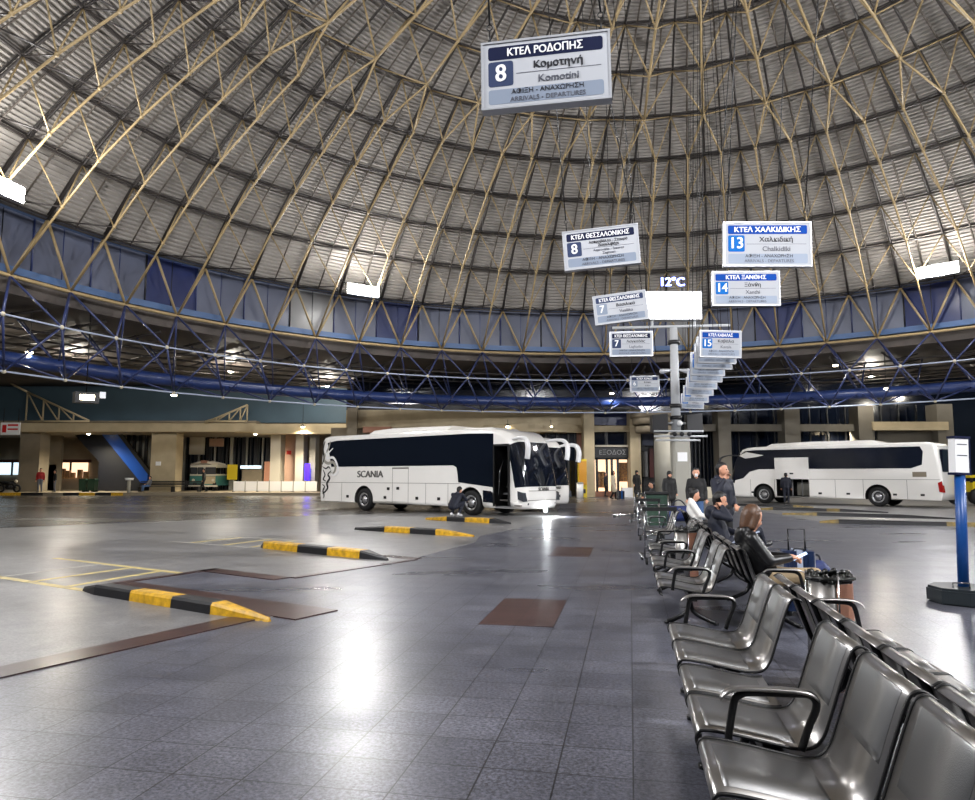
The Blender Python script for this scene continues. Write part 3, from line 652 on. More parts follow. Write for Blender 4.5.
# vintage bus
vb = empty('vintage_bus', (X(203.5, 66), 66.0, .2), 0, 'small old teal and cream bus parked under the left canopy', 'bus')
MB().box((-1.25, 0, .45), (1.25, 4, 1.35)).build('body', 'teal', vb); b = MB(); b.box((-1.25, 0, 1.35), (1.25, 4, 1.5)); b.box((-1.25, 0, 2.1), (1.25, 4, 2.35)); b.box((-1.3, -.12, .35), (1.3, .1, .5)); b.build('cream_band', 'cream', vb)
b = MB(); b.tube([(-1.2, .1, 2.35), (0, .1, 2.65), (1.2, .1, 2.35)], .12, 8); b.tube([(-1.2, 2, 2.35), (0, 2, 2.65), (1.2, 2, 2.35)], .12, 8); b.build('roof', 'cream', vb)
for x0, x1 in ((-1.15, -.62), (-.54, -.06), (.0, .12), (.2, 1.12)): MB().box((x0, -.02, 1.48), (x1, .05, 2.12)).build('window', 'lampglass' if x1 - x0 > .2 else 'cream', vb)
MB().box((-.3, -.03, 2.5), (.3, .3, 2.75)).build('roof_sign', 'awning', vb); MB().box((.15, -.05, .6), (1.1, .02, 1.3)).build('grille', 'beige', vb)
for x in (-.9, .9): MB().cyl((x, .3, .45), .42, .3, 18, axis='x').build('wheel', 'tyre', vb); MB().cyl((x * 1.0, -.06, .95), .13, .08, 14, axis='y').build('headlamp', 'cream', vb)
# white barrier row
for i in range(7):
    x0 = X(233.5 + i * 12.0, 61); r = empty('barrier_panel', (x0, 61.0, .2), 0, 'white barrier panel, number %s from the left in the row by the far pavement' % ('one', 'two', 'three', 'four', 'five', 'six', 'seven')[i], 'barrier', 'white barrier panels on the far pavement')
    box('panel', (.04, 0, .06), (.98, .05, .88), 'white', r); box('post', (-.03, -.02, 0), (.04, .07, .98), 'greycol', r); box('foot', (.0, -.15, 0), (.06, .2, .05), 'frame_dark', r)
pn = B('neon_sign', 304.6, 309.6, 464, 480.5, 61.2, .12, 'purple'); tag(pn, 'purple lit panel left of the white coach', 'sign')
sg = empty('hanging_sign', (X(7, 56), 56, Z(429, 56)), 0, 'small white and red sign hanging at the far left edge', 'sign')
box('panel', (-.75, 0, -.48), (.75, .08, .48), 'white', sg); box('red_mark', (-.62, -.02, -.3), (-.3, 0, .3), 'redsign', sg); box('red_line', (-.2, -.02, .2), (.6, 0, .35), 'redsign', sg); box('red_line', (-.2, -.02, -.1), (.6, 0, .02), 'redsign', sg); box('hanger', (-.6, .02, .48), (-.56, .05, 1.6), 'frame_dark', sg); box('hanger', (.56, .02, .48), (.6, .05, 1.6), 'frame_dark', sg)
ws = B('wall_sign', 286, 290.5, 451, 455, 63.7, .08, 'redsign'); tag(ws, 'tiny red sign on the pinkish wall behind the barriers', 'sign')
wsg = B('wall_sign', 155, 160, 462, 466, 61.5, .06, 'white'); tag(wsg, 'small white notice on the beige column at left', 'sign')
bo = empty('bollard', (X(129.5, 58.4), 58.4, .2), 0, 'pale bollard at the kerb before the escalator', 'bollard'); MB().cyl((0, 0, 0), .13, 1.1, 14).build('post', 'greycol', bo); MB().cyl((0, 0, 1.0), .3, .18, 14, .34).build('cap', 'white', bo)
def farbench(px, lab, w=2.6):
    r = empty('bench', (X(px, 60.5), 60.5, .2), 0, lab, 'bench', 'dark benches on the far pavement')
    b = MB(); [b.box((-w / 2, -.2 + k * .12, .42), (w / 2, -.1 + k * .12, .46)) for k in range(4)]; b.build('seat', 'frame_dark', r)
    b = MB(); [b.box((-w / 2, .3, .55 + k * .13), (w / 2, .33, .65 + k * .13)) for k in range(3)]; b.build('backrest', 'frame_dark', r)
    for x in (-w / 2 + .1, w / 2 - .1): box('leg', (x - .03, -.2, 0), (x + .03, .3, .42), 'frame_dark', r)
farbench(157, 'dark slatted bench by the beige column left of the vintage bus', 3.0); farbench(186, 'dark slatted bench right before the vintage bus', 2.4)
mc = empty('motorcycle', (X(9, 58.5), 58.6, .2), 0, 'black motorcycle parked at the far left edge', 'motorcycle')
for x in (-.65, .65): MB().lathe([(.2, -.05), (.31, -.06), (.33, 0), (.31, .06), (.2, .05)], 20, (x, 0, .33), 'y').build('wheel', 'tyre', mc); 
b = MB(); b.cone((-.5, 0, .7), .14, (.3, 0, .75), .18, 10); b.cone((.3, 0, .75), .15, (.5, 0, .45), .1, 10); b.cone((-.1, 0, .45), .2, (.2, 0, .45), .2, 10); b.build('body', 'black', mc)
MB().tube([(.65, 0, .33), (.45, 0, 1.0), (.42, -.35, 1.05)], .03).build('handlebar', 'chrome', mc); MB().sphere((.55, 0, .9), .12).build('headlight', 'cream', mc); MB().cone((-.7, 0, .82), .08, (-.1, 0, .84), .11, 10).build('seat', 'blackmatte', mc)
for i, (px, lab) in enumerate(((84.5, 'dark green wheelie bin, left one of the pair below the lit shop window'), (93.5, 'dark green wheelie bin, right one of the pair below the lit shop window'))):
    r = empty('wheelie_bin', (X(px, 61), 61.0, .2), 0, lab, 'bin'); MB().prism([(-.25, .1), (.25, .1), (.3, 1.0), (-.3, 1.0)], -.3, .3).build('body', 'green_dark', r); MB().prism([(-.32, 1.0), (.32, 1.0), (.25, 1.1), (-.25, 1.1)], -.33, .33).build('lid', 'green_dark', r); MB().cyl((-.27, .3, .1), .1, .54, 12, axis='x').build('wheel', 'tyre', r)
kb = empty('kerb', (0, 0, 0), 0, 'striped black and yellow kerb along the left pavement', 'kerb')
kx = [(-80, -40, 'beige_dim'), (-40, 0, K_), (0, 22, Y_), (22, 44, K_), (44, 64, 'beige_dim'), (64, 80, K_), (80, 96, Y_), (96, 112, K_), (112, 124, Y_), (124, 345, 'beige_dim')]
for a, b_, m in kx: box('kerb_block', (X(a, 57), 57.0, 0), (X(b_, 57), 57.4, .22), m, kb)
# centre and right fronts
wb = box('wall_back', (-10.6, 56.5, 0), (60, 57, 9.6), 'nightglass', None, 'structure', 'dark glazed front across the far side')
YC = 54.0
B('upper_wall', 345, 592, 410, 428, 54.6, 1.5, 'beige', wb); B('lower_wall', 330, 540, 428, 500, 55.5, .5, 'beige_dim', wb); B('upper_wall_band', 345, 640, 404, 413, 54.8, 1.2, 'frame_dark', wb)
B('pier', 346, 356, 408, 497, 54.2, .6, 'beige_dim', wb); B('awning', 362, 390, 427, 433, 53.2, 1.2, 'awning', wb)
b = MB(); n = 14; xa, xb = X(483, 53), X(588, 53)
for k in range(n):
    for z in (Z(431.5, 53), Z(419, 53)): pass
pts = [(xa + (xb - xa) * k / n, 54.5 - 1.6 * sin(pi * k / n)) for k in range(n + 1)]
b.prism(pts + [(xb, 55), (xa, 55)], Z(432, 53), Z(424, 53), 'xy'); b.build('curved_canopy', 'beige', wb)
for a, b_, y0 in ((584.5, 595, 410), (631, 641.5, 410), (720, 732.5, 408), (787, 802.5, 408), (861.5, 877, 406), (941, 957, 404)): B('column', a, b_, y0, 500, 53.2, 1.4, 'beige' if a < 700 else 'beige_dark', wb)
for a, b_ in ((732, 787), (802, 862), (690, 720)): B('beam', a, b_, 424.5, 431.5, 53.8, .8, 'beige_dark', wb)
B('beam', 876, 952, 422, 430.5, 53.0, .8, 'beige', wb); B('beam', 594, 632, 426, 432, 53.6, .6, 'beige', wb); B('roller_shutter', 880, 942, 431, 470, 54.0, .2, 'beige_dark', wb)
B('window', 595, 631, 413, 425.5, 54.4, .1, 'pane_blue', wb); B('window', 595, 631, 433, 447, 54.4, .1, 'darkglass', wb); B('sign_band', 595, 631, 448, 458, 54.0, .3, 'frame_dark', wb)
B('window_bar', 606, 608.5, 432, 447, 54.2, .2, 'frame_dark', wb); B('window_ledge', 596, 631, 445.5, 447.3, 54.0, .3, 'cream', wb)
lettering('ΕΞΟΔΟΣ', .5, 'pane_warm', wb, X(613, 54), 53.96, Z(453, 54))
B('entrance_glow', 595, 631, 459, 492, 55.8, .1, 'shop_warm', wb); B('entrance_floor', 590, 632, 492, 499, 54.0, 1.8, 'awning', wb)
for a in (596, 606, 611, 617, 628): B('door_frame', a, a + 2.2, 458, 497, 54.3, .15, 'frame_dark', wb)
B('door_frame', 595, 631, 458, 460, 54.3, .15, 'frame_dark', wb); B('shelves', 619, 630, 463, 482, 55.2, .3, 'shopgoods', wb); B('shelves', 598, 605, 472, 488, 55.3, .3, 'shopgoods', wb)
ct = B('counter', 622, 632.5, 480, 489.5, 52.6, .5, 'white'); ct.location.z -= .0; tag(ct, 'white counter box right of the lit entrance', 'counter')
ct.data.transform(Matrix.Translation((0, 0, -Z(489.5, 52.6))))
B('portal', 540, 585, 425, 500, 55.2, .4, 'awning', wb); B('portal_glass', 540, 577, 433, 497, 54.9, .3, 'darkglass', wb); [B('portal_bar', a, a + 1.6, 433, 497, 54.7, .2, 'frame_dark', wb) for a in (546, 557, 568, 575.5)]
vm = empty('vending_machine', (X(582.3, 52.3), 52.0, 0), 0, 'yellow vending machine beside the beige column', 'vending machine'); box('cabinet', (-.3, .1, 0), (.3, .6, 2.75), 'yellow', vm); box('lit_front', (-.28, .06, .9), (.28, .1, 2.6), 'vend', vm); box('slot', (-.2, .05, .3), (.2, .1, .6), 'black', vm)
wbn = empty('litter_bin', (X(579.8, 51.5), 51.5, 0), 0, 'tall white litter bin before the yellow vending machine', 'bin'); MB().cyl((0, 0, 0), .24, 1.0, 18).build('body', 'white', wbn); MB().cyl((0, 0, 1.0), .26, .1, 18, .2).build('lid', 'greycol', wbn)
# grey round pillar room and its glazed bay
B('side_frame', 641, 655, 430, 500, 54.4, .3, 'frame_dark', wb); B('side_glass', 643, 648, 452, 477, 54.2, .2, 'pane_warm', wb); B('side_glass', 643, 654, 433, 446, 54.2, .2, 'pane', wb); B('side_post', 650, 654, 449, 478, 54.1, .3, 'door_red', wb)
b = MB(); b.cyl((X(664.5, 51.5), 51.5, 0), .68, Z(433, 51.5), 28); b.build('round_column', 'greycol', wb)
b = MB(); b.cyl((X(660, 51), 52.2, Z(432, 51)), 1.4, .45, 28); b.cyl((X(660, 51), 52.2, Z(424, 51)), 1.6, .7, 28); b.cyl((X(660, 51), 52.2, Z(417, 51)), 1.75, .35, 28); b.build('stepped_capital', 'beige_dim', wb)
lw = B('low_wall', 700, 716, 479, 490, 50.5, .5, 'cream'); lw.data.transform(Matrix.Translation((0, 0, -Z(490, 50.5)))); tag(lw, 'cream low wall before the dark glazing left of the right coach', 'wall')
for a in range(8): B('glazing_bar', 692 + a * 3.9, 692.8 + a * 3.9, 432, 500, 55.6, .2, 'frame_dark', wb)
for a in range(12): B('glazing_bar', 740 + a * 18, 741 + a * 18, 405, 500, 55.8, .2, 'frame_dark', wb)
wr = box('wall_right', (45, 10, 0), (45.4, 57, 9.6), 'wall_slate', None, 'structure'); wl2 = box('wall_left.001', (-60, 5, 0), (-59.6, 62, 9.6), 'wall_slate', None, 'structure')
# small lamps under the low roof and canopies
DL = [(-21.0, 32.5, 7.2), (-16.7, 38.0, 5.85), (8.7, 49.9, 7.3), (24.5, 43.8, 6.9), (21.3, 43.5, 8.3), (-27.0, 61.9, 5.15), (-34.4, 61.9, 5.15), (-15.3, 59.4, 5.6), (1.5, 53.2, 5.2), (4.7, 53.2, 5.2), (27.0, 55.0, 5.4), (33.3, 55.0, 5.2), (14.7, 49.0, 6.4), (-8, 48.5, 7.2), (-20, 61.9, 5.15), (-40, 61.9, 5.15)]
for i, (x, y, z) in enumerate(DL):
    r = empty('downlight', (x, y, z), 0, 'small round fill lamp added under the low roof to brighten the far fronts', 'lamp', 'small lamps around the hall')
    MB().cyl((0, 0, 0), .17, .16, 14, .1).build('housing', 'frame_dark', r); MB().sphere((0, 0, -.02), .15, 12, 8, (1, 1, .5)).build('bulb', 'downlamp', r)
    MB().tube([(0, 0, .15), (0, 0, 9.2 - z if z > 5.5 else .5)], .02).build('stem', 'frame_dark', r)
    ld = bpy.data.lights.new('lamp_light', 'SPOT'); ld.energy = 2800 if y > 60 else 2200 if y > 50 else 900; ld.spot_size = radians(150); ld.spot_blend = .8; ld.color = (1, .88, .66) if y > 50 else (1, .95, .88); ld.shadow_soft_size = .15
    q = bpy.data.objects.new('lamp_light', ld); COL.objects.link(q); q.parent = r; q.location = (0, 0, -.14)
for k in range(13):  # extra soffit lamps, added to brighten the building fronts beyond the dome
    a = radians(-78 + 12.5 * k); c = polar(37.5 if k % 2 else 41.5, a, 8.75)
    r = empty('downlight', c, 0, 'small round fill lamp added under the low roof to brighten the far fronts', 'lamp', 'small lamps around the hall')
    MB().cyl((0, 0, 0), .17, .16, 14, .1).build('housing', 'frame_dark', r); MB().sphere((0, 0, -.02), .15, 12, 8, (1, 1, .5)).build('bulb', 'downlamp', r); MB().tube([(0, 0, .15), (0, 0, .55)], .02).build('stem', 'frame_dark', r)
    ld = bpy.data.lights.new('lamp_light', 'POINT'); ld.energy = 750; ld.color = (1, .93, .8); ld.shadow_soft_size = .15
    q = bpy.data.objects.new('lamp_light', ld); COL.objects.link(q); q.parent = r; q.location = (0, 0, -.25)
pj = empty('projector_lamp', (-18.9, 33.6, 5.2), radians(40), 'black stage lamp hanging below the blue truss at left', 'lamp'); box('body', (-.5, -.3, -.25), (.5, .3, .25), 'black', pj); box('lens', (-.3, -.33, -.12), (.3, -.3, .12), 'downlamp', pj); MB().tube([(0, 0, .25), (0, 0, 4.1)], .03).build('yoke', 'black', pj); box('flap', (.5, -.4, .0), (.75, -.1, .3), 'alu', pj)
# bright LED boards on the right: hall lamps seen only by reflection are left to the floodlights above
# ------------------------------------------------------------------ coaches
def offset_profile(P, d):
    out = []; n = len(P)
    for i in range(n):
        a, b, c = V((*P[i - 1], 0)), V((*P[i], 0)), V((*P[(i + 1) % n], 0))
        t = ((b - a).normalized() + (c - b).normalized()); t.normalize(); nrm = V((t.y, -t.x, 0))
        out.append((b.x - nrm.x * d[i], b.y - nrm.y * d[i]))
    return out
def loft_body(P, W2, rad, out=0.0, closed=True, k=5):
    """profile P (x,z) counter-clockwise seen from -y; returns rows of points across the width with rounded sides"""
    rows = []
    cols = []
    for q in range(k + 1): a = pi / 2 * (1 - q / k); cols.append((-1, a))
    for q in range(k + 1): a = pi / 2 * q / k; cols.append((1, a))
    for s, a in cols:
        Q = offset_profile(P, [r * (1 - cos(a)) - out for r in rad])
        rows.append([(p[0], s * (W2 - r * (1 - sin(a))) , p[1]) for p, r in zip(Q, rad)])
    return rows
def coach_shell(r, P, W2, rad, glass_range, cutter=None, mats=('bus_white', 'black')):
    rows = loft_body(P, W2, rad); n = len(P); k = len(rows); b = MB()
    vs = [p for row in rows for p in row]
    b.add(vs, [(i * n + j, i * n + (j + 1) % n, (i + 1) * n + (j + 1) % n, (i + 1) * n + j) for i in range(k - 1) for j in range(n)], True)
    b.add([], []); b.f += [tuple(range(n)), tuple((k - 1) * n + j for j in range(n - 1, -1, -1))]; b.m += [0, 0]; b.sm += [False, False]
    o = b.build('body', list(mats), r)
    if cutter:
        c = cutter.build('cut', mats[1]); c.parent = r
        c.data.materials.clear(); c.data.materials.append(M[mats[0]]); c.data.materials.append(M[mats[1]])
        for p in c.data.polygons: p.material_index = 1
        m = o.modifiers.new('b', 'BOOLEAN'); m.object = c; m.operation = 'DIFFERENCE'; m.solver = 'EXACT'; m.use_self = True
        evaluated(o); bpy.data.objects.remove(c)
    # wrap-around windscreen: the same skin, 12 mm proud
    i0, i1 = glass_range
    rows = loft_body(P, W2, rad, .012)
    g = MB(); m = i1 - i0 + 1; vs = [row[j] for row in rows for j in range(i0, i1 + 1)]
    g.add(vs, [(i * m + j, i * m + j + 1, (i + 1) * m + j + 1, (i + 1) * m + j) for i in range(k - 1) for j in range(m - 1)], True)
    w = g.build('windscreen', 'darkglass', r)
    return o
def wheel(r, x, y, rad, s, w=.3, bolts=8):
    wh = empty('wheel', (x, y, rad), 0, parent=r)
    MB().lathe([(rad * .58, 0), (rad * .62, s * .01), (rad * .9, s * .02), (rad * .985, -s * .03), (rad, -s * .08), (rad, -s * (w - .05)), (rad * .95, -s * w), (.1, -s * w)], 32, (0, 0, 0), 'y').build('tyre', 'tyre', wh)
    b = MB(); b.lathe([(0.001, s * .02), (.10, s * .02), (.12, -s * .01), (.16, -s * .05), (rad * .42, -s * .05), (rad * .52, -s * .02), (rad * .60, s * .012), (rad * .62, -s * .02)], 32, (0, 0, 0), 'y')
    b.build('rim', 'rim', wh)
    b = MB()
    for q in range(bolts): a = 2 * pi * q / bolts; b.cyl((.2 * cos(a), -s * .05 if s > 0 else .05, .2 * sin(a)), .035, s * .05, 8, axis='y')
    b.build('wheel_bolts', 'frame_dark', wh)
    b = MB()
    for q in range(bolts): a = 2 * pi * (q + .5) / bolts; b.cyl((rad * .42 * cos(a), -s * .052, rad * .42 * sin(a)), .04, s * .012, 10, axis='y')
    b.build('rim_hole', 'black', wh)
def sidepanel(r, name, poly, y, s, m, th=.012): return MB().prism(poly, y, y + s * th).build(name, m, r)
def fine(pts, k): # subdivide listed polygon lightly
    return pts
# left coach -------------------------------------------------------------
fd = V((.78, -.63, 0)).normalized()
lb = empty('coach', (-8.03 - .63 * 0, 34.6, 0), atan2(fd.y, fd.x), 'white touring coach at centre left with open front door and swirl emblem at its rear', 'bus')
lb.location = V((-8.03, 34.6, 0)) + V((-fd.y, fd.x, 0)) * 1.25          # the near side runs through the measured corner
P = [(.10, .36), (11.9, .30), (12.02, .42), (12.06, .8), (12.05, 1.15), (12.0, 1.42), (11.95, 1.7), (11.86, 2.1), (11.76, 2.5), (11.62, 2.86), (11.5, 3.04), (11.3, 3.2), (10.95, 3.33), (10.4, 3.40), (9.0, 3.43), (4, 3.43), (.6, 3.43), (.3, 3.38), (.14, 3.2), (.06, 2.4), (0, 1.4), (.02, .7)]
rad = [.04, .30, .38, .42, .42, .42, .42, .42, .42, .40, .36, .30, .22, .16, .14, .14, .14, .14, .14, .14, .12, .08]
W2 = 1.25; s = -1; ys = s * (W2 + .002)
cut = MB()
for x in (3.15, 9.45): cut.cyl((x, -2, .50), .62, 1.15, 28, axis='y'); cut.cyl((x, .85, .50), .62, 1.15, 28, axis='y')
cut.box((10.68, -2, .34), (11.40, -.1, 2.72))
body = coach_shell(lb, P, W2, rad, (4, 9), cut)
for x in (3.15, 9.45):
    for sy in (-1, 1): wheel(lb, x, sy * 1.22, .5, sy)
sidepanel(lb, 'side_windows', [(.55, 3.12), (.85, 1.98), (8.55, 1.98), (8.72, 1.9), (8.78, 1.62), (8.82, 1.3), (10.62, 1.12), (10.62, 3.2), (9.4, 3.24), (1.2, 3.2)], ys, s, 'darkglass')
sidepanel(lb, 'side_glass', [(10.1, 1.0), (10.1, .55), (10.62, .52), (10.58, .9), (10.5, .97)][:5], ys, s, 'darkglass')
# doorway fittings
dw = empty('entrance', (10.66, -1.2, .34), 0, parent=lb)
for q in range(4): box('step', (.02, .05 + q * .22, q * .25), (.78, .28 + q * .22, q * .25 + .06), 'greytext' if q % 2 else 'rim', dw)
MB().tube([(.08, .1, .5), (.12, .15, 1.4), (.1, .4, 1.9)], .02).build('handrail', 'chrome', dw); MB().cone((.45, .75, 1.0), .2, (.5, .85, 1.6), .18, 10).build('driver_seat', 'case_navy', dw)
MB().tube([(.55 + .2 * cos(a), .55, 1.25 + .2 * sin(a)) for a in [2 * pi * q / 16 for q in range(16)]], .018, 6, True).build('steering_wheel', 'black', dw)
dl = MB(); dl.box((11.37, -1.33, .42), (11.43, -1.22, 2.7)); dl.box((10.63, -1.30, .4), (10.69, -1.25, 2.75)); dl.box((10.65, -1.30, 2.70), (11.42, -1.22, 2.78)); dl.build('door_frame', 'black', lb)
for x in (1.62, 5.0, 5.02 + .95, 7.0, 8.25): sidepanel(lb, 'panel_seam', [(x, .4), (x + .018, .4), (x + .018, 1.9 if 4.9 < x < 6 else 1.24), (x, 1.9 if 4.9 < x < 6 else 1.24)], ys, s, 'seam', .004)
sidepanel(lb, 'panel_seam', [(.1, 1.24), (8.9, 1.24), (8.9, 1.258), (.1, 1.258)], ys, s, 'seam', .004); sidepanel(lb, 'door_slot', [(4.98, 1.86), (6.0, 1.86), (6.0, 1.92), (4.98, 1.92)], ys, s, 'seam', .006)
for x, z in ((2.05, .62), (4.55, .62), (4.75, 1.0), (5.35, 1.02), (6.5, .62), (7.75, .62), (8.5, .62)): sidepanel(lb, 'latch', [(x - .08, z - .06), (x + .08, z - .06), (x + .08, z + .06), (x - .08, z + .06)], ys, s, 'black', .012)
lettering('SCANIA', .42, 'greytext', lb, 3.55, ys * 1.004, 1.62, .011, ext=.004, sx=1.15)
lettering('SCANIA', .20, 'greytext', lb, 12.075, .05, 1.04, .008, ext=.004, rot=(pi / 2, 0, pi / 2))
# headlamps on the rounded front corners
for sy in (-1, 1):
    b = MB(); b.prism([(11.52, 1.05), (11.66, .70), (12.03, .60), (12.0, .92)], sy * .98, sy * 1.232); 
    b.build('headlamp', 'lampglass', lb); MB().box((11.6, sy * 1.0, .42), (11.9, sy * 1.235, .46)).build('bumper_trim', 'seam', lb)
    MB().sphere((11.98, sy * .9, .5), .06).build('fog_lamp', 'headlamp' if False else 'lampglass', lb)
MB().box((12.03, -.9, .98), (12.07, .9, 1.0)).build('grille_line', 'seam', lb); MB().box((12.03, -.95, .62), (12.07, .95, .64)).build('grille_line', 'seam', lb)
for sy in (-1, 1):
    MB().tube([(12.09, sy * .2, 1.2), (12.05, sy * .5, 1.65)], .02).build('wiper', 'black', lb)
    m_ = MB(); q = catmull([(11.45, sy * 1.1, 2.95), (11.85, sy * 1.25, 3.0), (12.2, sy * 1.33, 2.95), (12.34, sy * 1.36, 2.72), (12.34, sy * 1.36, 2.4), (12.3, sy * 1.35, 2.2)], 4)
    m_.tube(q, [.045 + .055 * min(1, i / 12) for i in range(len(q))], 10); m_.build('mirror_arm', 'white', lb)
MB().prism([(7.8, 3.42), (8.2, 3.62), (4.6, 3.66), (3.4, 3.6), (3.0, 3.42)], -.9, .9).build('roof_unit', 'bus_white', lb)
MB().prism([(8.6, 3.41), (8.8, 3.50), (10.2, 3.48), (10.4, 3.40)], -.8, .8).build('roof_hatch', 'bus_white', lb)
b = MB(); b.box((4.0, -1.1, .3), (5.8, 1.1, .45)); b.build('underfloor_tank', 'blackmatte', lb)
# the swirling black and white emblem on the rear quarter
def swirl(pts, w, m, nm='emblem_stroke', dy=.0):
    q = catmull([(x, 0, z) for x, z in pts], 6); n = len(q); b = MB(); vs = []
    for i, p in enumerate(q):
        t = (q[min(i + 1, n - 1)] - q[max(i - 1, 0)]).normalized(); nn = V((-t.z, 0, t.x)); ww = w * (.35 + .65 * sin(pi * i / (n - 1)))
        for y in (0, .006):
            vs += [p + nn * ww + V((0, s * y, 0)), p - nn * ww + V((0, s * y, 0))]
    fs = []
    for i in range(n - 1): a = i * 4; c = a + 4; fs += [(a, c, c + 1, a + 1), (a + 2, a + 3, c + 3, c + 2), (a, a + 2, c + 2, c), (a + 1, c + 1, c + 3, a + 3)]
    o = b.add(vs, fs).build(nm, m, lb); o.location.y = ys * 1.0 + s * (.013 + dy); return o
swirl([(.75, 3.18), (.62, 2.85), (.40, 2.62), (.32, 2.3), (.60, 2.15), (.95, 2.2), (1.15, 2.0), (1.05, 1.72), (.8, 1.7)], .07, 'greycol')
swirl([(.95, 2.85), (.6, 2.6), (.55, 2.38), (.95, 2.42), (1.2, 2.2), (1.35, 1.85), (1.2, 1.62), (.9, 1.6), (.95, 1.72)], .06, 'white', dy=.003)
swirl([(.35, 3.2), (.22, 2.8), (.3, 2.4), (.18, 2.1)], .05, 'black'); swirl([(.55, 3.05), (.42, 2.7), (.55, 2.4)], .05, 'white', dy=.002)
swirl([(.85, 1.8), (.62, 1.62), (.75, 1.45), (.55, 1.2), (.62, 1.0), (.42, .8), (.25, .72)], .055, 'black'); swirl([(.25, 1.85), (.4, 1.6), (.28, 1.4), (.5, 1.3)], .04, 'black')
swirl([(.22, 1.15), (.38, 1.05), (.28, .85), (.36, .62), (.3, .5)], .04, 'black'); swirl([(.2, 2.0), (.45, 1.9), (.65, 1.98), (.8, 1.86)], .035, 'black')
# bright headlight at the coach's low front, far side
hl = empty('low_beam', (12.08, .15, .26), 0, parent=lb); MB().sphere((0, 0, 0), .10, 12, 8, (.5, 1, 1)).build('lit_lens', 'headlamp', hl)
ld = bpy.data.lights.new('beam', 'SPOT'); ld.energy = 900; ld.spot_size = radians(120); ld.spot_blend = .6; ld.color = (.95, .98, 1); ld.shadow_soft_size = .06
q = bpy.data.objects.new('beam', ld); COL.objects.link(q); q.parent = hl; q.location = (.1, 0, 0); q.rotation_euler = (0, radians(-70), 0)
# second coach parked behind it
c2 = empty('coach', (-2.95, 37.7, 0), atan2(-.66, .75), 'second white coach, only its front showing behind the first', 'bus')
P2 = [(x - 4, z - .02) if x > 6 else (x, z - .02) for x, z in P]
coach_shell(c2, P2, W2, rad, (4, 9))
sidepanel(c2, 'side_windows', [(.3, 3.1), (.3, 1.9), (7.5, 1.5), (7.5, 3.1)], ys, s, 'darkglass')
for x in (1.5, 5.6):
    for sy in (-1, 1): wheel(c2, x, sy * 1.24, .5, sy)
for sy in (-1, 1):
    q = catmull([(7.45, sy * 1.1, 2.93), (7.85, sy * 1.25, 2.98), (8.2, sy * 1.33, 2.93), (8.34, sy * 1.36, 2.7), (8.34, sy * 1.36, 2.38), (8.3, sy * 1.35, 2.18)], 4)
    MB().tube(q, [.05 + .07 * min(1, i / 10) for i in range(len(q))], 10).build('mirror_arm', 'white', c2)
    b = MB(); b.prism([(7.62, .98), (7.72, .66), (8.02, .58), (7.98, .86)], sy * 1.02, sy * 1.225); b.build('headlamp', 'lampglass', c2)
lettering('SCANIA', .17, 'greytext', c2, 8.075, 0, 1.02, .004, ext=.004, rot=(pi / 2, 0, pi / 2)); b = MB(); b.box((8.03, -.25, .6), (8.08, .25, .72)); b.build('number_plate', 'frame_dark', c2)
# right coach ------------------------------------------------------------
fd2 = V((-.70, .714, 0)).normalized(); nl = V((-fd2.y, fd2.x, 0))       # its left side faces the view
rb = empty('coach', V((21.93, 34.83, 0)) - nl * 1.25, atan2(fd2.y, fd2.x), 'cream white coach at right with a raised luggage bay flap', 'bus')
def mx(x): return x * 2.9 / 3.3 if x < 3.3 else 2.9 + (x - 3.3) * 5.98 / 6.7 if x < 10 else 8.88 + (x - 10) * 2.17 / 2.75
def RX(l): return [(mx(a), b_) for a, b_ in l]
P3 = RX([(.10, .36), (12.55, .33), (12.7, .5), (12.74, .9), (12.7, 1.2), (12.6, 1.55), (12.42, 2.0), (12.24, 2.4), (12.05, 2.7), (11.85, 2.92), (11.6, 3.08), (11.2, 3.17), (10.6, 3.2), (9.0, 3.22), (4, 3.22), (.7, 3.22), (.35, 3.17), (.2, 3.0), (.08, 2.2), (0, 1.4), (.02, .7)])
rad3 = [.04, .25, .38, .42, .42, .42, .42, .42, .40, .36, .30, .24, .18, .14, .14, .14, .16, .16, .16, .12, .08]
s = 1; ys = s * (W2 + .002); cut = MB()
for x in (2.9, 8.88): cut.cyl((x, -2, .50), .62, 1.15, 28, axis='y'); cut.cyl((x, .85, .50), .62, 1.15, 28, axis='y')
cut.box((mx(7.15), -.6, .42), (mx(9.15), 2, 1.36))
coach_shell(rb, P3, W2, rad3, (4, 9), cut)
for x in (2.9, 8.88):
    for sy in (-1, 1): wheel(rb, x, sy * 1.22, .5, sy, bolts=10)
sidepanel(rb, 'side_windows', RX([(1.0, 3.0), (.86, 2.75), (.95, 2.1), (1.5, 1.93), (10.3, 1.93), (11.0, 1.78), (11.5, 1.42), (12.2, 1.28), (12.12, 2.3), (11.9, 2.62), (11.3, 2.98), (10.6, 3.02)]), ys, s, 'navyglass')
sidepanel(rb, 'white_blade', RX([(9.9, 2.72), (10.5, 2.62), (11.3, 2.55), (11.75, 2.72), (11.2, 2.92)]), ys + .013, s, 'bus_white', .006)
fl = empty('bay_flap', (mx(8.15), ys + .02, 1.36), 0, parent=rb); MB().box((-.93, 0, .02), (.93, .05, 1.2)).build('flap_panel', 'bus_white', fl); MB().box((-.1, .05, .28), (.1, .07, .36)).build('handle', 'black', fl)
for x in (-.88, .88): MB().tube([(x, -.1, -.35), (x, .02, .2)], .02).build('gas_strut', 'chrome', fl)
for x in (8.4, 7.8): MB().box((mx(x), .6, .44), (mx(x) + .05, .66, 1.36)).build('bay_post', 'rim', rb)
MB().box((mx(7.2), -.5, .46), (mx(8.3), .3, 1.2)).build('bay_liner', 'greycol', rb)
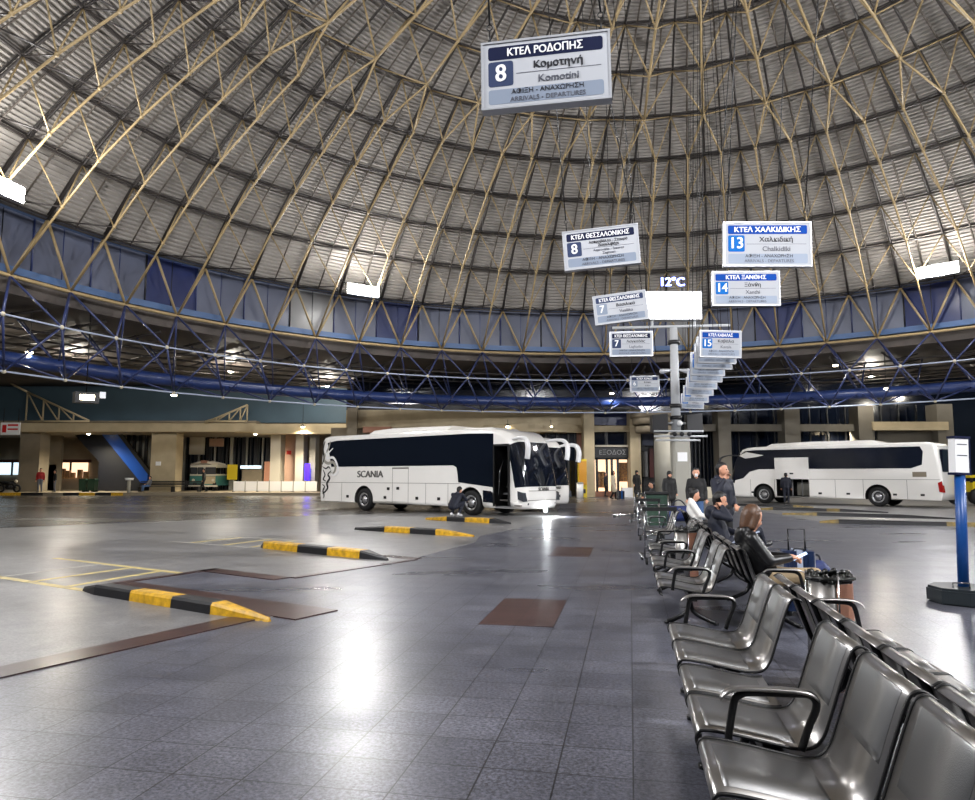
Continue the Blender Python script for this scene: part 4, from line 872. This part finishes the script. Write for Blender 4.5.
for x in (1.75, 4.05, 5.6, 7.13, 9.27, 10.95): sidepanel(rb, 'panel_seam', [(mx(x), .4), (mx(x) + .018, .4), (mx(x) + .018, 1.35), (mx(x), 1.35)], ys, s, 'seam', .004)
sidepanel(rb, 'panel_seam', RX([(.1, 1.36), (7.1, 1.36), (7.1, 1.378), (.1, 1.378)]), ys, s, 'seam', .004)
for x, z in ((1.0, .62), (2.4, .62), (4.9, .62), (6.5, .62), (10.8, .62)): sidepanel(rb, 'latch', [(mx(x) - .09, z - .05), (mx(x) + .09, z - .05), (mx(x) + .09, z + .05), (mx(x) - .09, z + .05)], ys, s, 'black', .012)
sidepanel(rb, 'vent', RX([(.75, 1.5), (1.45, 1.5), (1.45, 1.75), (.75, 1.75)]), ys, s, 'beige_dim', .006)
for sy in (-1, 1): b = MB(); b.prism([(-.03, .75), (.16, .78), (.2, 1.22), (.03, 1.3)], sy * .95, sy * 1.262); b.build('tail_lamp', 'redlamp', rb)
b = MB(); b.box((-.02, -1.0, 1.75), (.1, 1.0, 2.85)); b.build('rear_window', 'navyglass', rb)
MB().prism(RX([(9.9, 3.2), (9.5, 3.36), (7.0, 3.42), (3.6, 3.40), (2.6, 3.2)]), -.95, .95).build('roof_unit', 'bus_white', rb)
for sy in (-1, 1):
    q = catmull([(mx(12.0), sy * 1.1, 2.72), (mx(12.5), sy * 1.3, 2.75), (mx(13.1), sy * 1.42, 2.6), (mx(13.25), sy * 1.45, 2.2), (mx(13.15), sy * 1.44, 1.85)], 4)
    MB().tube(q, [.035 + .075 * min(1, max(0, i - 5) / 8) for i in range(len(q))], 10).build('mirror_arm', 'white' if sy < 0 else 'frame_dark', rb)
    b = MB(); b.prism(RX([(12.3, 1.0), (12.42, .72), (12.7, .66), (12.66, .95)]), sy * 1.02, sy * 1.225); b.build('headlamp', 'lampglass', rb)
ym = empty('forklift', (17.6, 25.4, 0), radians(20), 'yellow wheeled machine at the far right edge behind the blue post', 'machine'); ym.location = (26.3, 39.0, 0)
MB().box((-1.0, -.6, .7), (1.2, .6, 1.25)).build('body', 'yellow', ym); box('deck', (-1.3, -.7, 1.45), (1.3, .7, 1.6), 'yellow', ym); [box('post', (x - .06, -.6, 1.2), (x + .06, -.5, 1.5), 'frame_dark', ym) for x in (-1, 0, 1)]
for x in (-.75, .75):
    for y in (-.62, .62): MB().lathe([(.12, -.1), (.42, -.12), (.46, 0), (.42, .12), (.12, .1)], 20, (x, y, .46), 'y').build('tyre', 'tyre', ym); MB().cyl((x, y - .13, .46), .25, .26, 16, axis='y').build('hub', 'yellow', ym)
# ------------------------------------------------------------------ benches
SEAT = catmull([(.305, 0, .352), (.275, 0, .372), (.268, 0, .412), (.298, 0, .440), (.42, 0, .431), (.60, 0, .40), (.70, 0, .388), (.765, 0, .402), (.805, 0, .45), (.835, 0, .53), (.885, 0, .68), (.925, 0, .79), (.945, 0, .822), (.975, 0, .832), (1.005, 0, .815)], 5)
SP = [(p.x, p.z) for p in SEAT]
def seat_nrm(i):
    a, b = SP[max(i - 1, 0)], SP[min(i + 1, len(SP) - 1)]; dx, dz = b[0] - a[0], b[1] - a[1]; l = math.hypot(dx, dz) or 1; return (-dz / l, dx / l)
def strip_mesh(i0, i1, y0, y1, o0, o1):
    b = MB(); vs = []; k = i1 - i0 + 1
    for off in (o0, o1):
        for i in range(i0, i1 + 1):
            n = seat_nrm(i); vs += [(SP[i][0] + n[0] * off, y0, SP[i][1] + n[1] * off), (SP[i][0] + n[0] * off, y1, SP[i][1] + n[1] * off)]
    fs = []
    for i in range(k - 1):
        a = 2 * i; c = 2 * k + a; fs += [(a, a + 1, a + 3, a + 2), (c, c + 2, c + 3, c + 1), (a, a + 2, c + 2, c), (a + 1, c + 1, c + 3, a + 3)]
    fs += [(0, 2 * k, 2 * k + 1, 1), (2 * k - 2, 2 * k - 1, 4 * k - 1, 4 * k - 2)]
    return b.add(vs, fs, True)
SW = .575; LASTSEAT = 45
ME = {}
def seat_part(parent, y0, back=True):
    key = 'f' if back else 'n'
    e = len(SP) - 1 if back else 33
    if key not in ME:
        a = strip_mesh(0, e, .008, SW - .008, -.005, .0); sh = a.build('seat', 'steel'); 
        pn_ = MB()
        for i0, i1 in (((16, 30), (46, 58)) if back else ((16, 30),)):
            q = strip_mesh(i0, i1, .075, SW - .075, .0, .0018); pn_.add(q.v, q.f, True)
        po = pn_.build('perforated_panel', 'steel_panel')
        eo = [MB().tube([(SP[i][0], y, SP[i][1]) for i in range(0, e + 1)], .0075, 6).build('rubber_edge', 'black') for y in (.006, SW - .006)]
        ME[key] = (sh.data, po.data, eo[0].data, eo[1].data)
        for o in (sh, po, *eo): bpy.data.objects.remove(o)
    objs = []
    for nm, me in zip(('seat', 'perforated_panel', 'rubber_edge', 'rubber_edge'), ME[key]):
        o = bpy.data.objects.new(nm, me); COL.objects.link(o)
        if objs: o.parent = objs[0]
        else: o.parent = parent; o.location = (0, y0, 0)
        objs.append(o)
def arm_part(parent, y):
    q = [(.40, .415), (.405, .46), (.43, .585), (.455, .615), (.50, .628), (.66, .632), (.735, .632), (.765, .61), (.765, .57), (.735, .50), (.70, .40)]
    pts = [(p.x, y, p.z) for p in catmull([(a, 0, b) for a, b in q], 4)]
    MB().tube(pts, .017, 8).build('armrest', 'steel_dark', parent)
    pad = catmull([(.37, 0, .60), (.40, 0, .628), (.46, 0, .645), (.60, 0, .648), (.73, 0, .642), (.775, 0, .615)], 4); b = MB(); vs = []
    for p in pad: vs += [(p.x, y - .027, p.z - .008), (p.x, y + .027, p.z - .008), (p.x, y + .024, p.z + .006), (p.x, y - .024, p.z + .006)]
    n = len(pad); fs = [(i * 4 + j, i * 4 + (j + 1) % 4, i * 4 + 4 + (j + 1) % 4, i * 4 + 4 + j) for i in range(n - 1) for j in range(4)] + [(3, 2, 1, 0), tuple(4 * n - 4 + j for j in range(4))]
    b.add(vs, fs, True).build('arm_pad', 'steel', parent)
def bench(s0, seats, arms, label, right=False, legs=None, noback=(), t0=0.0):
    """seats: list of near edges along the axis; arms: positions along the axis"""
    if right: r = empty('bench', W(0, 2.06), -TH + pi, label, 'bench', 'steel beam benches on the platform'); f = lambda a: -(a + SW); g = lambda a: -a
    else: r = empty('bench', W(0, t0), -TH, label, 'bench', 'steel beam benches on the platform'); f = lambda a: a; g = lambda a: a
    # move the root to the bench's own base
    yc = f(seats[0]) if not right else f(seats[0]); base = W(seats[0], .65 + t0 if not right else 2.06 - .65); delta = base
    r.location = base; ox = -.65; oy = 0
    inner = lambda y: y - (f(seats[0]))
    lo = min(f(a) for a in seats) - f(seats[0]); hi = max(f(a) for a in seats) - f(seats[0]) + SW
    h = empty('frame', (ox, 0 if not right else -SW, 0), 0, parent=None); bpy.data.objects.remove(h)
    r['_'] = 0; del r['_']
    def shift(o): o.location.x += ox; o.location.y += (0 if not right else -SW); return o
    before = set(KIDS(r))
    for i, a in enumerate(seats): seat_part(r, f(a) - f(seats[0]), i not in noback)
    for a in arms: arm_part(r, g(a) - (f(seats[0])))
    lo -= .04; hi += .04
    MB().box((.56, lo, .31), (.64, hi, .37)).build('beam', 'steel_dark', r)
    for i, a in enumerate(seats):
        y = f(a) - f(seats[0]) + SW / 2
        q = [(SP[k][0] + .012, y, SP[k][1] - .02) for k in range(14, (len(SP) - 6) if i not in noback else 34, 3)]
        MB().tube(q, .018, 6).build('bracket', 'steel_dark', r)
    for y in (legs or [lo + .3, hi - .3]):
        b = MB(); b.tube(catmull([(.36, y, .02), (.44, y, .05), (.57, y, .14), (.60, y, .32)], 4), .024, 8); b.tube(catmull([(.86, y, .02), (.78, y, .05), (.63, y, .14), (.60, y, .32)], 4), .024, 8)
        b.cyl((.36, y, 0), .03, .025, 10); b.cyl((.86, y, 0), .03, .025, 10); b.build('leg', 'steel_dark', r)
    for o in KIDS(r):
        if o not in before: shift(o)
    return r
bench(0, [1.62, 2.20, 2.81, 3.47, 4.06], [3.43], 'nearest steel bench facing left, its last seat without a backrest', legs=[.5, 2.6], noback=(4,))
bench(0, [4.72, 5.30], [5.93], 'two seat steel bench facing left, second from the front', legs=[.3, .9])
bench(0, [7.72, 8.31, 9.48, 10.07], [7.68, 9.42, 10.7], 'third steel bench facing left, with a gap between its seats', legs=[.4, 2.6])
bench(0, [11.55, 12.13], [12.75], 'fourth steel bench facing left, behind the steel bin', legs=[.3, .9], t0=.02)
bench(0, [30.05, 30.7, 31.35], [], 'far steel bench facing left under the waiting group', legs=[.3, 1.5], t0=.15)
bench(0, [15.2, 15.8, 16.4], [17.0], 'fifth steel bench facing left, before the luggage trolleys', legs=[.4, 1.4])
bench(0, [2.35, 2.94, 3.53, 4.12, 4.71, 5.31], [5.93, 2.3], 'near steel bench facing right, back to back with the nearest one', True, legs=[-.2, -2.6])
bench(0, [7.75, 8.34, 8.93, 9.52], [7.7, 10.15], 'steel bench facing right with the woman in leather jacket', True, legs=[.2, -1.4])
bench(0, [10.85, 11.45, 12.05, 12.65], [13.3], 'steel bench facing right with the man in navy jacket', True, legs=[.2, -1.4])
bench(0, [15.2, 15.8, 16.4], [15.15], 'far steel bench facing right with the person in white jacket', True, legs=[.2, -.9])
# ------------------------------------------------------------------ hanging signs
def sign(px, z, yaw, roll, w, h, label, head, num, l1, l2, navy, small=(), cable=((-.5, 21), (.5, 21)), tone=None):
    r = empty('hanging_sign', px, radians(yaw), label, 'sign', 'hanging platform signs'); r.rotation_euler = (0, radians(roll), radians(yaw))
    k = h / .72; y = -.055; hm, nm = ('signnavy', 'signslate') if navy else ('signblue', 'signblue2')
    if tone: hm, nm = tone
    MB().box((-w / 2, -.05, -h / 2), (w / 2, .05, h / 2)).build('panel', 'signwhite', r)
    b = MB(); e = .022
    b.box((-w / 2 - e, -.06, -h / 2 - e), (w / 2 + e, .06, -h / 2)); b.box((-w / 2 - e, -.06, h / 2), (w / 2 + e, .06, h / 2 + e)); b.box((-w / 2 - e, -.06, -h / 2), (-w / 2, .06, h / 2)); b.box((w / 2, -.06, -h / 2), (w / 2 + e, .06, h / 2)); b.build('frame', 'alu', r)
    def rr(x0, x1, z0, z1, m, name, rad=.025):
        p = []
        for cx, cz, a0 in ((x1 - rad, z1 - rad, 0), (x0 + rad, z1 - rad, 90), (x0 + rad, z0 + rad, 180), (x1 - rad, z0 + rad, 270)):
            for q in range(4): a = radians(a0 + 30 * q); p.append((cx + rad * cos(a), cz + rad * sin(a)))
        return MB().prism(p, -.0505, -.0525).build(name, m, r)
    x0, x1 = -w / 2 + .05, w / 2 - .05
    rr(x0, x1, .17 * k, .32 * k, hm, 'header_band'); rr(x0, x0 + .27 * k, -.13 * k, .15 * k, nm, 'number_field'); rr(x0, x1, -.33 * k, -.165 * k, 'signgrey' if navy else 'signgrey2', 'footer_band')
    lettering(head, .125 * k, 'white', r, 0, y, .243 * k, .002, name='header_lettering', maxw=(w - .1) * (.66 if len(head) < 14 else .86))
    lettering(num, .27 * k, 'white', r, x0 + .135 * k, y, .01 * k, .004, name='number', sx=.9, maxw=.2 * k)
    cx = (x0 + .28 * k + x1) / 2
    if small:
        lettering(small[0], .075 * k, 'ink', r, cx, y, .115 * k, .001, name='place_lettering', maxw=.72 * k); lettering(small[1], .075 * k, 'ink', r, cx, y, .045 * k, .0015, name='place_lettering')
        lettering(small[2], .07 * k, 'inkgrey', r, cx, y, -.045 * k, 0, name='place_lettering', maxw=.72 * k); lettering(small[3], .07 * k, 'inkgrey', r, cx, y, -.115 * k, 0, name='place_lettering')
    else:
        lettering(l1, .115 * k, 'ink', r, cx, y, .075 * k, .0018, name='place_lettering'); lettering(l2, .115 * k, 'inkgrey', r, cx, y, -.085 * k, .0005, name='place_lettering')
    box('rule', (x0 + .30 * k, -.0525, -.003), (x1 - .02, -.0505, .003), 'inkgrey', r)
    lettering('ΑΦΙΞΗ - ΑΝΑΧΩΡΗΣΗ', .075 * k, 'ink', r, .02, y, -.205 * k, 0, name='footer_lettering', maxw=.62 * w); lettering('ARRIVALS - DEPARTURES', .072 * k, 'inkgrey', r, .02, y, -.29 * k, 0, name='footer_lettering', maxw=.66 * w)
    c = MB()
    inv = (Matrix.Translation(px) @ r.rotation_euler.to_matrix().to_4x4()).inverted()
    for sx in (-1, 1):
        a = V((sx * (w / 2 - .06), 0, h / 2 + .02)); t = cable[0 if sx < 0 else 1]
        wt = V(px) + V((t[0], t[2] if len(t) > 2 else 1.5, t[1] - px[2]))
        hook = a + V((0, 0, .16)); c.tube([a, hook], .010, 5); c.tube([hook + V((.03 * cos(q), 0, .03 + .03 * sin(q))) for q in [2 * pi * i / 8 for i in range(8)]], .006, 5, True)
        c.tube([hook + V((0, 0, .06)), inv @ wt], .011, 5)
    c.build('cable', 'steel_dark', r)
    return r
sign(V((.57, 6.67, 5.50)), 0, -9.5, -.8, 1.22, .66, 'large sign 8 for Komotini hanging nearest the viewer', 'ΚΤΕΛ ΡΟΔΟΠΗΣ', '8', 'Κομοτηνή', 'Komotini', True, cable=((-.9, 18, 3), (-.15, 18, 2)))
sign(V((1.97, 12.12, 5.5)), 0, -10, -3.6, 1.26, .66, 'sign 8 in navy with four small lines of place names, second in the left row', 'ΚΤΕΛ ΘΕΣΣΑΛΟΝΙΚΗΣ', '8', '', '', True, ('Ασπροβάλτα - Σταυρό', 'Ζαγκλιβέρι', 'Asprovalta - Stavros', 'Zagliveri'), cable=((-.8, 19, 5), (-.2, 19, 5)))
sign(V((4.78, 11.95, 5.5)), 0, -4, 1.2, 1.42, .74, 'blue sign 13 for Chalkidiki, upper of the two at right', 'ΚΤΕΛ ΧΑΛΚΙΔΙΚΗΣ', '13', 'Χαλκιδική', 'Chalkidiki', False, cable=((.55, 15.5, 1.5), (1.9, 15.5, .5)))
sign(V((5.46, 14.87, 5.5)), 0, -4, .8, 1.36, .70, 'blue sign 14 for Xanthi, hanging just below and behind sign 13', 'ΚΤΕΛ ΞΑΝΘΗΣ', '14', 'Ξάνθη', 'Xanthi', False, cable=((1.0, 17.5, 1.5), (2.2, 17.5, 1.5)))
sign(V((3.13, 16.61, 5.5)), 0, -10, -5.5, 1.20, .66, 'pale tilted sign 7 left of the lit display', 'ΚΤΕΛ ΘΕΣΣΑΛΟΝΙΚΗΣ', '7', 'Βασιλικά', 'Vasilika', True, cable=((-.5, 20, 3), (.2, 20, 3)), tone=('signslate', 'signgrey'))
sign(V((4.26, 21.02, 5.45)), 0, -5, 0, 1.22, .70, 'level sign 7 with dark header under the tilted sign 7', 'ΚΤΕΛ ΘΕΣΣΑΛΟΝΙΚΗΣ', '7', 'Λαγκαδάς', 'Lagkadas', True, cable=((-.3, 20, 2), (.3, 20, 2)))
sign(V((6.78, 30.75, 5.5)), 0, -8, .5, 1.20, .66, 'small far sign 6 below the two signs 7', 'ΚΤΕΛ ΚΙΛΚΙΣ', '6', 'Κιλκίς', 'Kilkis', True, cable=((-.2, 20, 2), (.2, 20, 2)), tone=('signslate', 'signgrey'))
RS = [(7.0, 21.3, 1.18, .78), (7.22, 22.4, 1.18, .8), (7.5, 23.6, 1.18, .8), (7.8, 25.2, 1.15, .78), (8.3, 27.0, 1.15, .76), (8.8, 29.2, 1.15, .76), (9.4, 31.6, 1.15, .76), (10.1, 34.6, 1.15, .76), (10.9, 38.0, 1.15, .76)]
HD = [('ΚΤΕΛ ΚΑΒΑΛΑΣ', '15', 'Καβάλα', 'Kavala'), ('ΚΤΕΛ ΔΡΑΜΑΣ', '16', 'Δράμα', 'Drama'), ('ΚΤΕΛ ΣΕΡΡΩΝ', '17', 'Σέρρες', 'Serres'), ('ΚΤΕΛ ΕΒΡΟΥ', '18', 'Έβρος', 'Evros'), ('ΚΤΕΛ ΠΕΛΛΑΣ', '19', 'Πέλλα', 'Pella'), ('ΚΤΕΛ ΗΜΑΘΙΑΣ', '20', 'Βέροια', 'Veria'), ('ΚΤΕΛ ΠΙΕΡΙΑΣ', '21', 'Κατερίνη', 'Katerini'), ('ΚΤΕΛ ΛΑΡΙΣΑΣ', '22', 'Λάρισα', 'Larissa'), ('ΚΤΕΛ ΑΤΤΙΚΗΣ', '23', 'Αθήνα', 'Athens')]
for i, ((x, y, w, h), (a, n_, b_, c_)) in enumerate(zip(RS, HD)):
    sign(V((x, y, 5.5)), 0, -4, 2, w, h, '%s blue and white sign in the receding stack right of the mast' % ('frontmost', 'second', 'third', 'fourth', 'fifth', 'sixth', 'seventh', 'eighth', 'farthest')[i], a, n_, b_, c_, False, cable=((.2, 19, 1), (.6, 19, 1)))
# ------------------------------------------------------------------ display mast on its concrete pillar
YM = 30.0; xm = X(678, YM)
pl = empty('pillar', (xm + .12, YM, 0), 0, 'pale concrete pillar below the display mast', 'pillar'); MB().prism([(-.36, -.22), (-.28, -.3), (.28, -.3), (.36, -.22), (.36, .22), (.28, .3), (-.28, .3), (-.36, .22)], 0, Z(433, YM), 'xy').build('shaft', 'greycol', pl)
box('notice', (-.2, -.325, Z(462, YM)), (.2, -.305, Z(453, YM)), 'white', pl); box('notice', (.36, -.2, Z(468, YM)), (.37, .15, Z(463, YM)), 'white', pl)
ms = empty('display_mast', (xm - .02, YM, Z(433, YM)), 0, 'white mast carrying the bright display and temperature reading', 'mast'); z0 = Z(433, YM)
MB().cyl((0, 0, 0), .2, Z(326, YM) - z0, 18, .16).build('pole', 'mastgrey', ms)
for z in (Z(343, YM), Z(408, YM), Z(420, YM)): MB().cyl((0, 0, z - z0), .25, .16, 18).build('collar', 'frame_dark', ms)
b = MB(); b.tube([(-2.6, 0, Z(326, YM) - z0), (2.4, 0, Z(323, YM) - z0)], .06, 8); b.tube([(-.9, 0, Z(326, YM) - z0), (-.9, 0, Z(318, YM) - z0)], .06); b.tube([(.9, 0, Z(326, YM) - z0), (.9, 0, Z(318, YM) - z0)], .06); b.build('crossbar', 'mastgrey', ms)
bx, bz0, bz1 = X(676.5, YM) - xm + .02, Z(317, YM) - z0, Z(289.5, YM) - z0
MB().box((bx - 1.26, -.15, bz0 - .05), (bx + 1.26, .25, bz1 + .05)).build('display_housing', 'alu', ms); MB().box((bx - 1.2, -.17, bz0), (bx + 1.2, -.15, bz1)).build('display_screen', 'screen', ms)
lettering('12°C', .52, 'led', ms, bx, -.12, Z(279, YM) - z0, .012, name='temperature_digits', ext=.02)
b = MB(); [b.tube([(bx + x, 0, Z(289, YM) - z0), (bx + x, 0, Z(275, YM) - z0)], .025) for x in (-.45, .45)]; b.build('digit_stand', 'frame_dark', ms)
for sx in (-1, 1):
    e = empty('loudspeaker', (sx * .72, -.05, Z(424, YM) - z0), 0, parent=ms); MB().prism([(-.32, -.35), (.32, -.42), (.32, .42), (-.32, .35)], -.2, .3).build('cabinet', 'frame_dark', e); MB().tube([(-sx * .3, 0, 0), (-sx * .7, 0, .05)], .05).build('arm', 'mastgrey', e)
    e = empty('small_floodlight', (sx * .55, -.1, Z(371, YM) - z0), 0, parent=ms); MB().cone((0, 0, 0), .12, (sx * -.35, 0, .05), .05, 10).build('reflector', 'alu', e)
b = MB()
for k, (x0, x1, z) in enumerate(((-1.0, 1.05, 432), (-1.0, 1.2, 437), (-.95, .9, 441))): b.tube([(x0, -.3, Z(z, YM) - z0), (x1, -.3, Z(z, YM) - z0)], .045, 6)
b.build('camera_bracket', 'mastgrey', ms)
for x in (-.18, .12, .42): MB().sphere((x, -.42, Z(435, YM) - z0), .1, 10, 8).build('camera_dome', 'frame_dark', ms)
MB().sphere((.08, -.3, Z(424, YM) - z0), .12, 10, 8).build('beacon', 'white', ms)
# ------------------------------------------------------------------ bins, trolleys, luggage, post
def bin_(loc, label):
    r = empty('litter_bin', loc, 0, label, 'bin', 'round steel litter bins')
    MB().lathe([(.0, .02), (.165, .02), (.165, .74), (.155, .74)], 32).build('body', 'steel', r)
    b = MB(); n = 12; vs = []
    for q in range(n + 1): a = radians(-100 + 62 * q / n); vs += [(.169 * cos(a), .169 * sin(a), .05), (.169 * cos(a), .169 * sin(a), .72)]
    b.add(vs, [(2 * q, 2 * q + 2, 2 * q + 3, 2 * q + 1) for q in range(n)], True); o = b.build('copper_reflection', 'copper', r)  # copper-coloured strip stands in for a reflection on the steel
    MB().tube([(.17 * cos(a), .17 * sin(a), .42) for a in [2 * pi * q / 24 for q in range(24)]], .008, 6, True).build('band', 'steel_dark', r)
    b = MB(); b.tube([(.172 * cos(a), .172 * sin(a), .755) for a in [2 * pi * q / 24 for q in range(24)]], .018, 8, True)
    for q in range(14): a = 2 * pi * q / 14; b.cone((.15 * cos(a), .15 * sin(a), .765 + .03 * random.random()), .025, (.178 * cos(a + .3), .178 * sin(a + .3), .73 + .03 * random.random()), .016, 6)
    b.build('bin_liner', 'binbag', r); MB().cyl((0, 0, 0), .18, .03, 24).build('base', 'black', r)
    for q in range(3): a = 2 * pi * q / 3 + .4; MB().tube([(.185 * cos(a), .185 * sin(a), .02), (.185 * cos(a), .185 * sin(a), .80)], .008, 6).build('upright', 'chrome', r)
    return r
bin_((2.78, 5.95, 0), 'steel litter bin with a painted copper-toned reflection, between the near bench and the blue bag'); bin_((3.02, 11.05, 0), 'steel litter bin with a painted copper-toned reflection, left of the far seat backs')
def trolley(loc, rz, label):
    r = empty('luggage_trolley', loc, rz, label, 'trolley', 'luggage trolleys by the far benches')
    b = MB()
    for x in (-.26, .26): b.tube([(x, .45, .12), (x, -.35, .12), (x, -.42, .5), (x, -.44, .98)], .016, 6)
    b.tube([(-.26, -.44, .98), (.26, -.44, .98)], .016, 6); b.tube([(-.26, .45, .12), (.26, .45, .12)], .016, 6); b.build('frame', 'chrome', r)
    b = MB()
    for q in range(5): b.tube([(-.26, -.3 + q * .17, .13), (.26, -.3 + q * .17, .13)], .008, 5)
    for q in range(4): b.tube([(-.26, -.4, .3 + q * .15), (.26, -.4, .3 + q * .15)], .008, 5)
    b.build('rails', 'chrome', r); box('handle', (-.3, -.47, .95), (.3, -.41, 1.02), 'black', r)
    for x in (-.22, .22):
        for y in (-.3, .4): MB().cyl((x - .02, y, .06), .06, .04, 12, axis='x').build('wheel', 'tyre', r)
trolley((W(13.6, .45)), -TH + .1, 'empty luggage trolley standing left of the steel bin'); trolley((W(18.4, .50)), -TH - .2, 'empty luggage trolley in front of the green cart'); trolley((W(24.5, .35)), -TH + .4, 'luggage trolley behind the green cart'); trolley((W(27.6, -.15)), -TH + 1.2, 'luggage trolley among the far waiting group')
gc = empty('refuse_cart', (W(22.0, .75)), -TH, 'dark green refuse bag on a tubular cart', 'cart')
MB().prism([(-.27, .12), (.27, .12), (.31, 1.02), (-.31, 1.02)], -.25, .25).build('bag', 'green_dark', gc); b = MB()
for x in (-.33, .33):
    for y in (-.28, .28): b.tube([(x, y, .1), (x, y, 1.06)], .016, 6)
for y in (-.28, .28): b.tube([(-.33, y, 1.06), (.33, y, 1.06)], .016, 6); b.tube([(-.33, y, .72), (.33, y, .72)], .016, 6)
b.build('frame', 'chrome', gc); MB().box((-.34, -.3, 1.03), (.34, .3, 1.09)).build('rim', 'black', gc); [MB().cyl((x - .02, y, .07), .07, .04, 12, axis='x').build('wheel', 'tyre', gc) for x in (-.3, .3) for y in (-.28, .28)]
def suitcase(loc, rz, w, d, h, m, label, handle=.25, band='stripe'):
    r = empty('suitcase', loc, rz, label, 'suitcase'); P_ = []; e = .05
    for cx, cy, a0 in ((w / 2 - e, d / 2 - e, 0), (-w / 2 + e, d / 2 - e, 90), (-w / 2 + e, -d / 2 + e, 180), (w / 2 - e, -d / 2 + e, 270)):
        for q in range(4): a = radians(a0 + 30 * q); P_.append((cx + e * cos(a), cy + e * sin(a)))
    MB().prism(P_, .06, .06 + h, 'xy').build('shell', m, r)
    b = MB()
    for q in (-.3, -.18, .18, .3): b.box((q * w - .008, -d / 2 - .008, .1), (q * w + .008, d / 2 + .008, .03 + h))
    b.build('ribs', m, r)
    if band: box('strap', (-.03, -d / 2 - .012, .06), (.03, d / 2 + .012, .07 + h), band, r)
    for x in (-w / 2 + .05, w / 2 - .05):
        for y in (-d / 2 + .05, d / 2 - .05): MB().cyl((x - .015, y, .035), .035, .03, 10, axis='x').build('wheel', 'tyre', r)
    b = MB(); zt = .06 + h
    if handle: b.tube([(-.09, 0, zt - .02), (-.09, 0, zt + handle), (.09, 0, zt + handle), (.09, 0, zt - .02)], .011, 6)
    b.tube([(-.06, -d / 2 + .04, zt), (-.05, -d / 2 + .04, zt + .025), (.05, -d / 2 + .04, zt + .025), (.06, -d / 2 + .04, zt)], .009, 6); b.build('handle', 'black', r)
    for sx in (-1, 1): box('corner_trim', (sx * (w / 2 - .012) - .012, -d / 2 + .04, .1), (sx * (w / 2 - .012) + .018, d / 2 - .04, .04 + h), 'alu', r)
suitcase(W(8.9, 1.86), -TH, .34, .26, .66, 'case_blue', 'dark blue hard suitcase with pale strap beside the seated woman', .24)
suitcase((8.62, 46.9, 0), .4, .46, .3, .52, 'case_navy', 'blue suitcase pulled by the woman in cream coat', .3, 'signblue2')
bg = empty('travel_bag', W(9.35, 2.12), -TH + .2, 'soft blue travel bag behind the dark suitcase', 'bag')
bg.scale = (.85, .85, .92); b = MB()
for x in (-.14, .14): b.cone((x, 0, .14), .14, (x * .9, 0, .46), .13, 12)
b.cone((-.1, 0, .5), .12, (.1, 0, .5), .12, 12); fused(b, 'body', 'bag_blue', bg, .015); MB().tube(catmull([(-.12, 0, .6), (-.08, 0, .68), (.08, 0, .68), (.12, 0, .6)], 4), .014, 6).build('handle', 'navy', bg); box('zip', (-.2, -.145, .40), (.2, -.128, .415), 'black', bg)
bp_ = empty('travel_bag', W(25.5, 1.6), .3, 'blue holdall on the floor before the grey pillar', 'bag'); b = MB(); b.cone((-.5, 0, .28), .27, (.5, 0, .28), .27, 12); fused(b, 'body', 'bag_blue', bp_, .02); MB().tube(catmull([(-.3, 0, .52), (-.1, 0, .72), (.1, 0, .72), (.3, 0, .52)], 4), .02, 6).build('handle', 'navy', bp_)
po = empty('info_post', (5.93, 9.15, 0), 0, 'blue post with a white timetable box on a dark round foot', 'post')
b = MB(); oc = [(.40 * cos(radians(22.5 + 45 * q)), .40 * sin(radians(22.5 + 45 * q))) for q in range(8)]; b.prism(oc, .02, .17, 'xy'); b.prism([(x * .95, y * .95) for x, y in oc], 0, .2, 'xy'); b.build('foot', 'base_dark', po); MB().tube([(-.2, -.12, .19), (-.2, -.12, .26), (-.02, -.16, .26), (-.02, -.16, .19)], .008, 6).build('foot_handle', 'chrome', po)
MB().cyl((0, 0, .18), .062, 1.42, 20).build('pole', 'post_blue', po).rotation_euler = (0, .035, 0)
tb = empty('timetable_box', (.055, 0, 1.58), 0, parent=po); tb.rotation_euler = (0, .035, .12); MB().box((-.10, -.06, .02), (.10, .06, .46)).build('case', 'white', tb); b = MB(); b.box((-.11, -.07, .46), (.11, .07, .49)); b.box((-.11, -.07, 0), (.11, .07, .03)); b.box((.085, -.065, .03), (.105, -.055, .46)); b.build('trim', 'signnavy', tb)
for z in (.38, .24): box('printed_line', (-.075, -.063, z), (.06, -.060, z + .012), 'inkgrey', tb)
# ------------------------------------------------------------------ world, view
w = bpy.data.worlds.new('night'); sc.world = w; w.use_nodes = True
bgn = w.node_tree.nodes['Background']; bgn.inputs[0].default_value = (.05, .07, .12, 1); bgn.inputs[1].default_value = .6
cam = bpy.data.cameras.new('camera'); co = bpy.data.objects.new('camera', cam); COL.objects.link(co)
pitch = math.atan2(75.85, 722.0); fpx = 722.0 * cos(pitch)
cam.sensor_width = 36; cam.lens = fpx / 975 * 36; cam.clip_start = .05; cam.clip_end = 400
co.location = (0, 0, EYE); co.rotation_euler = (pi / 2 + pitch, 0, 0)
sc.camera = co
sc.view_settings.view_transform = 'Standard'; sc.view_settings.look = 'None'; sc.view_settings.gamma = 1; sc.view_settings.exposure = 0
sc.cycles.use_denoising = True; sc.cycles.max_bounces = 8; sc.cycles.sample_clamp_indirect = 6
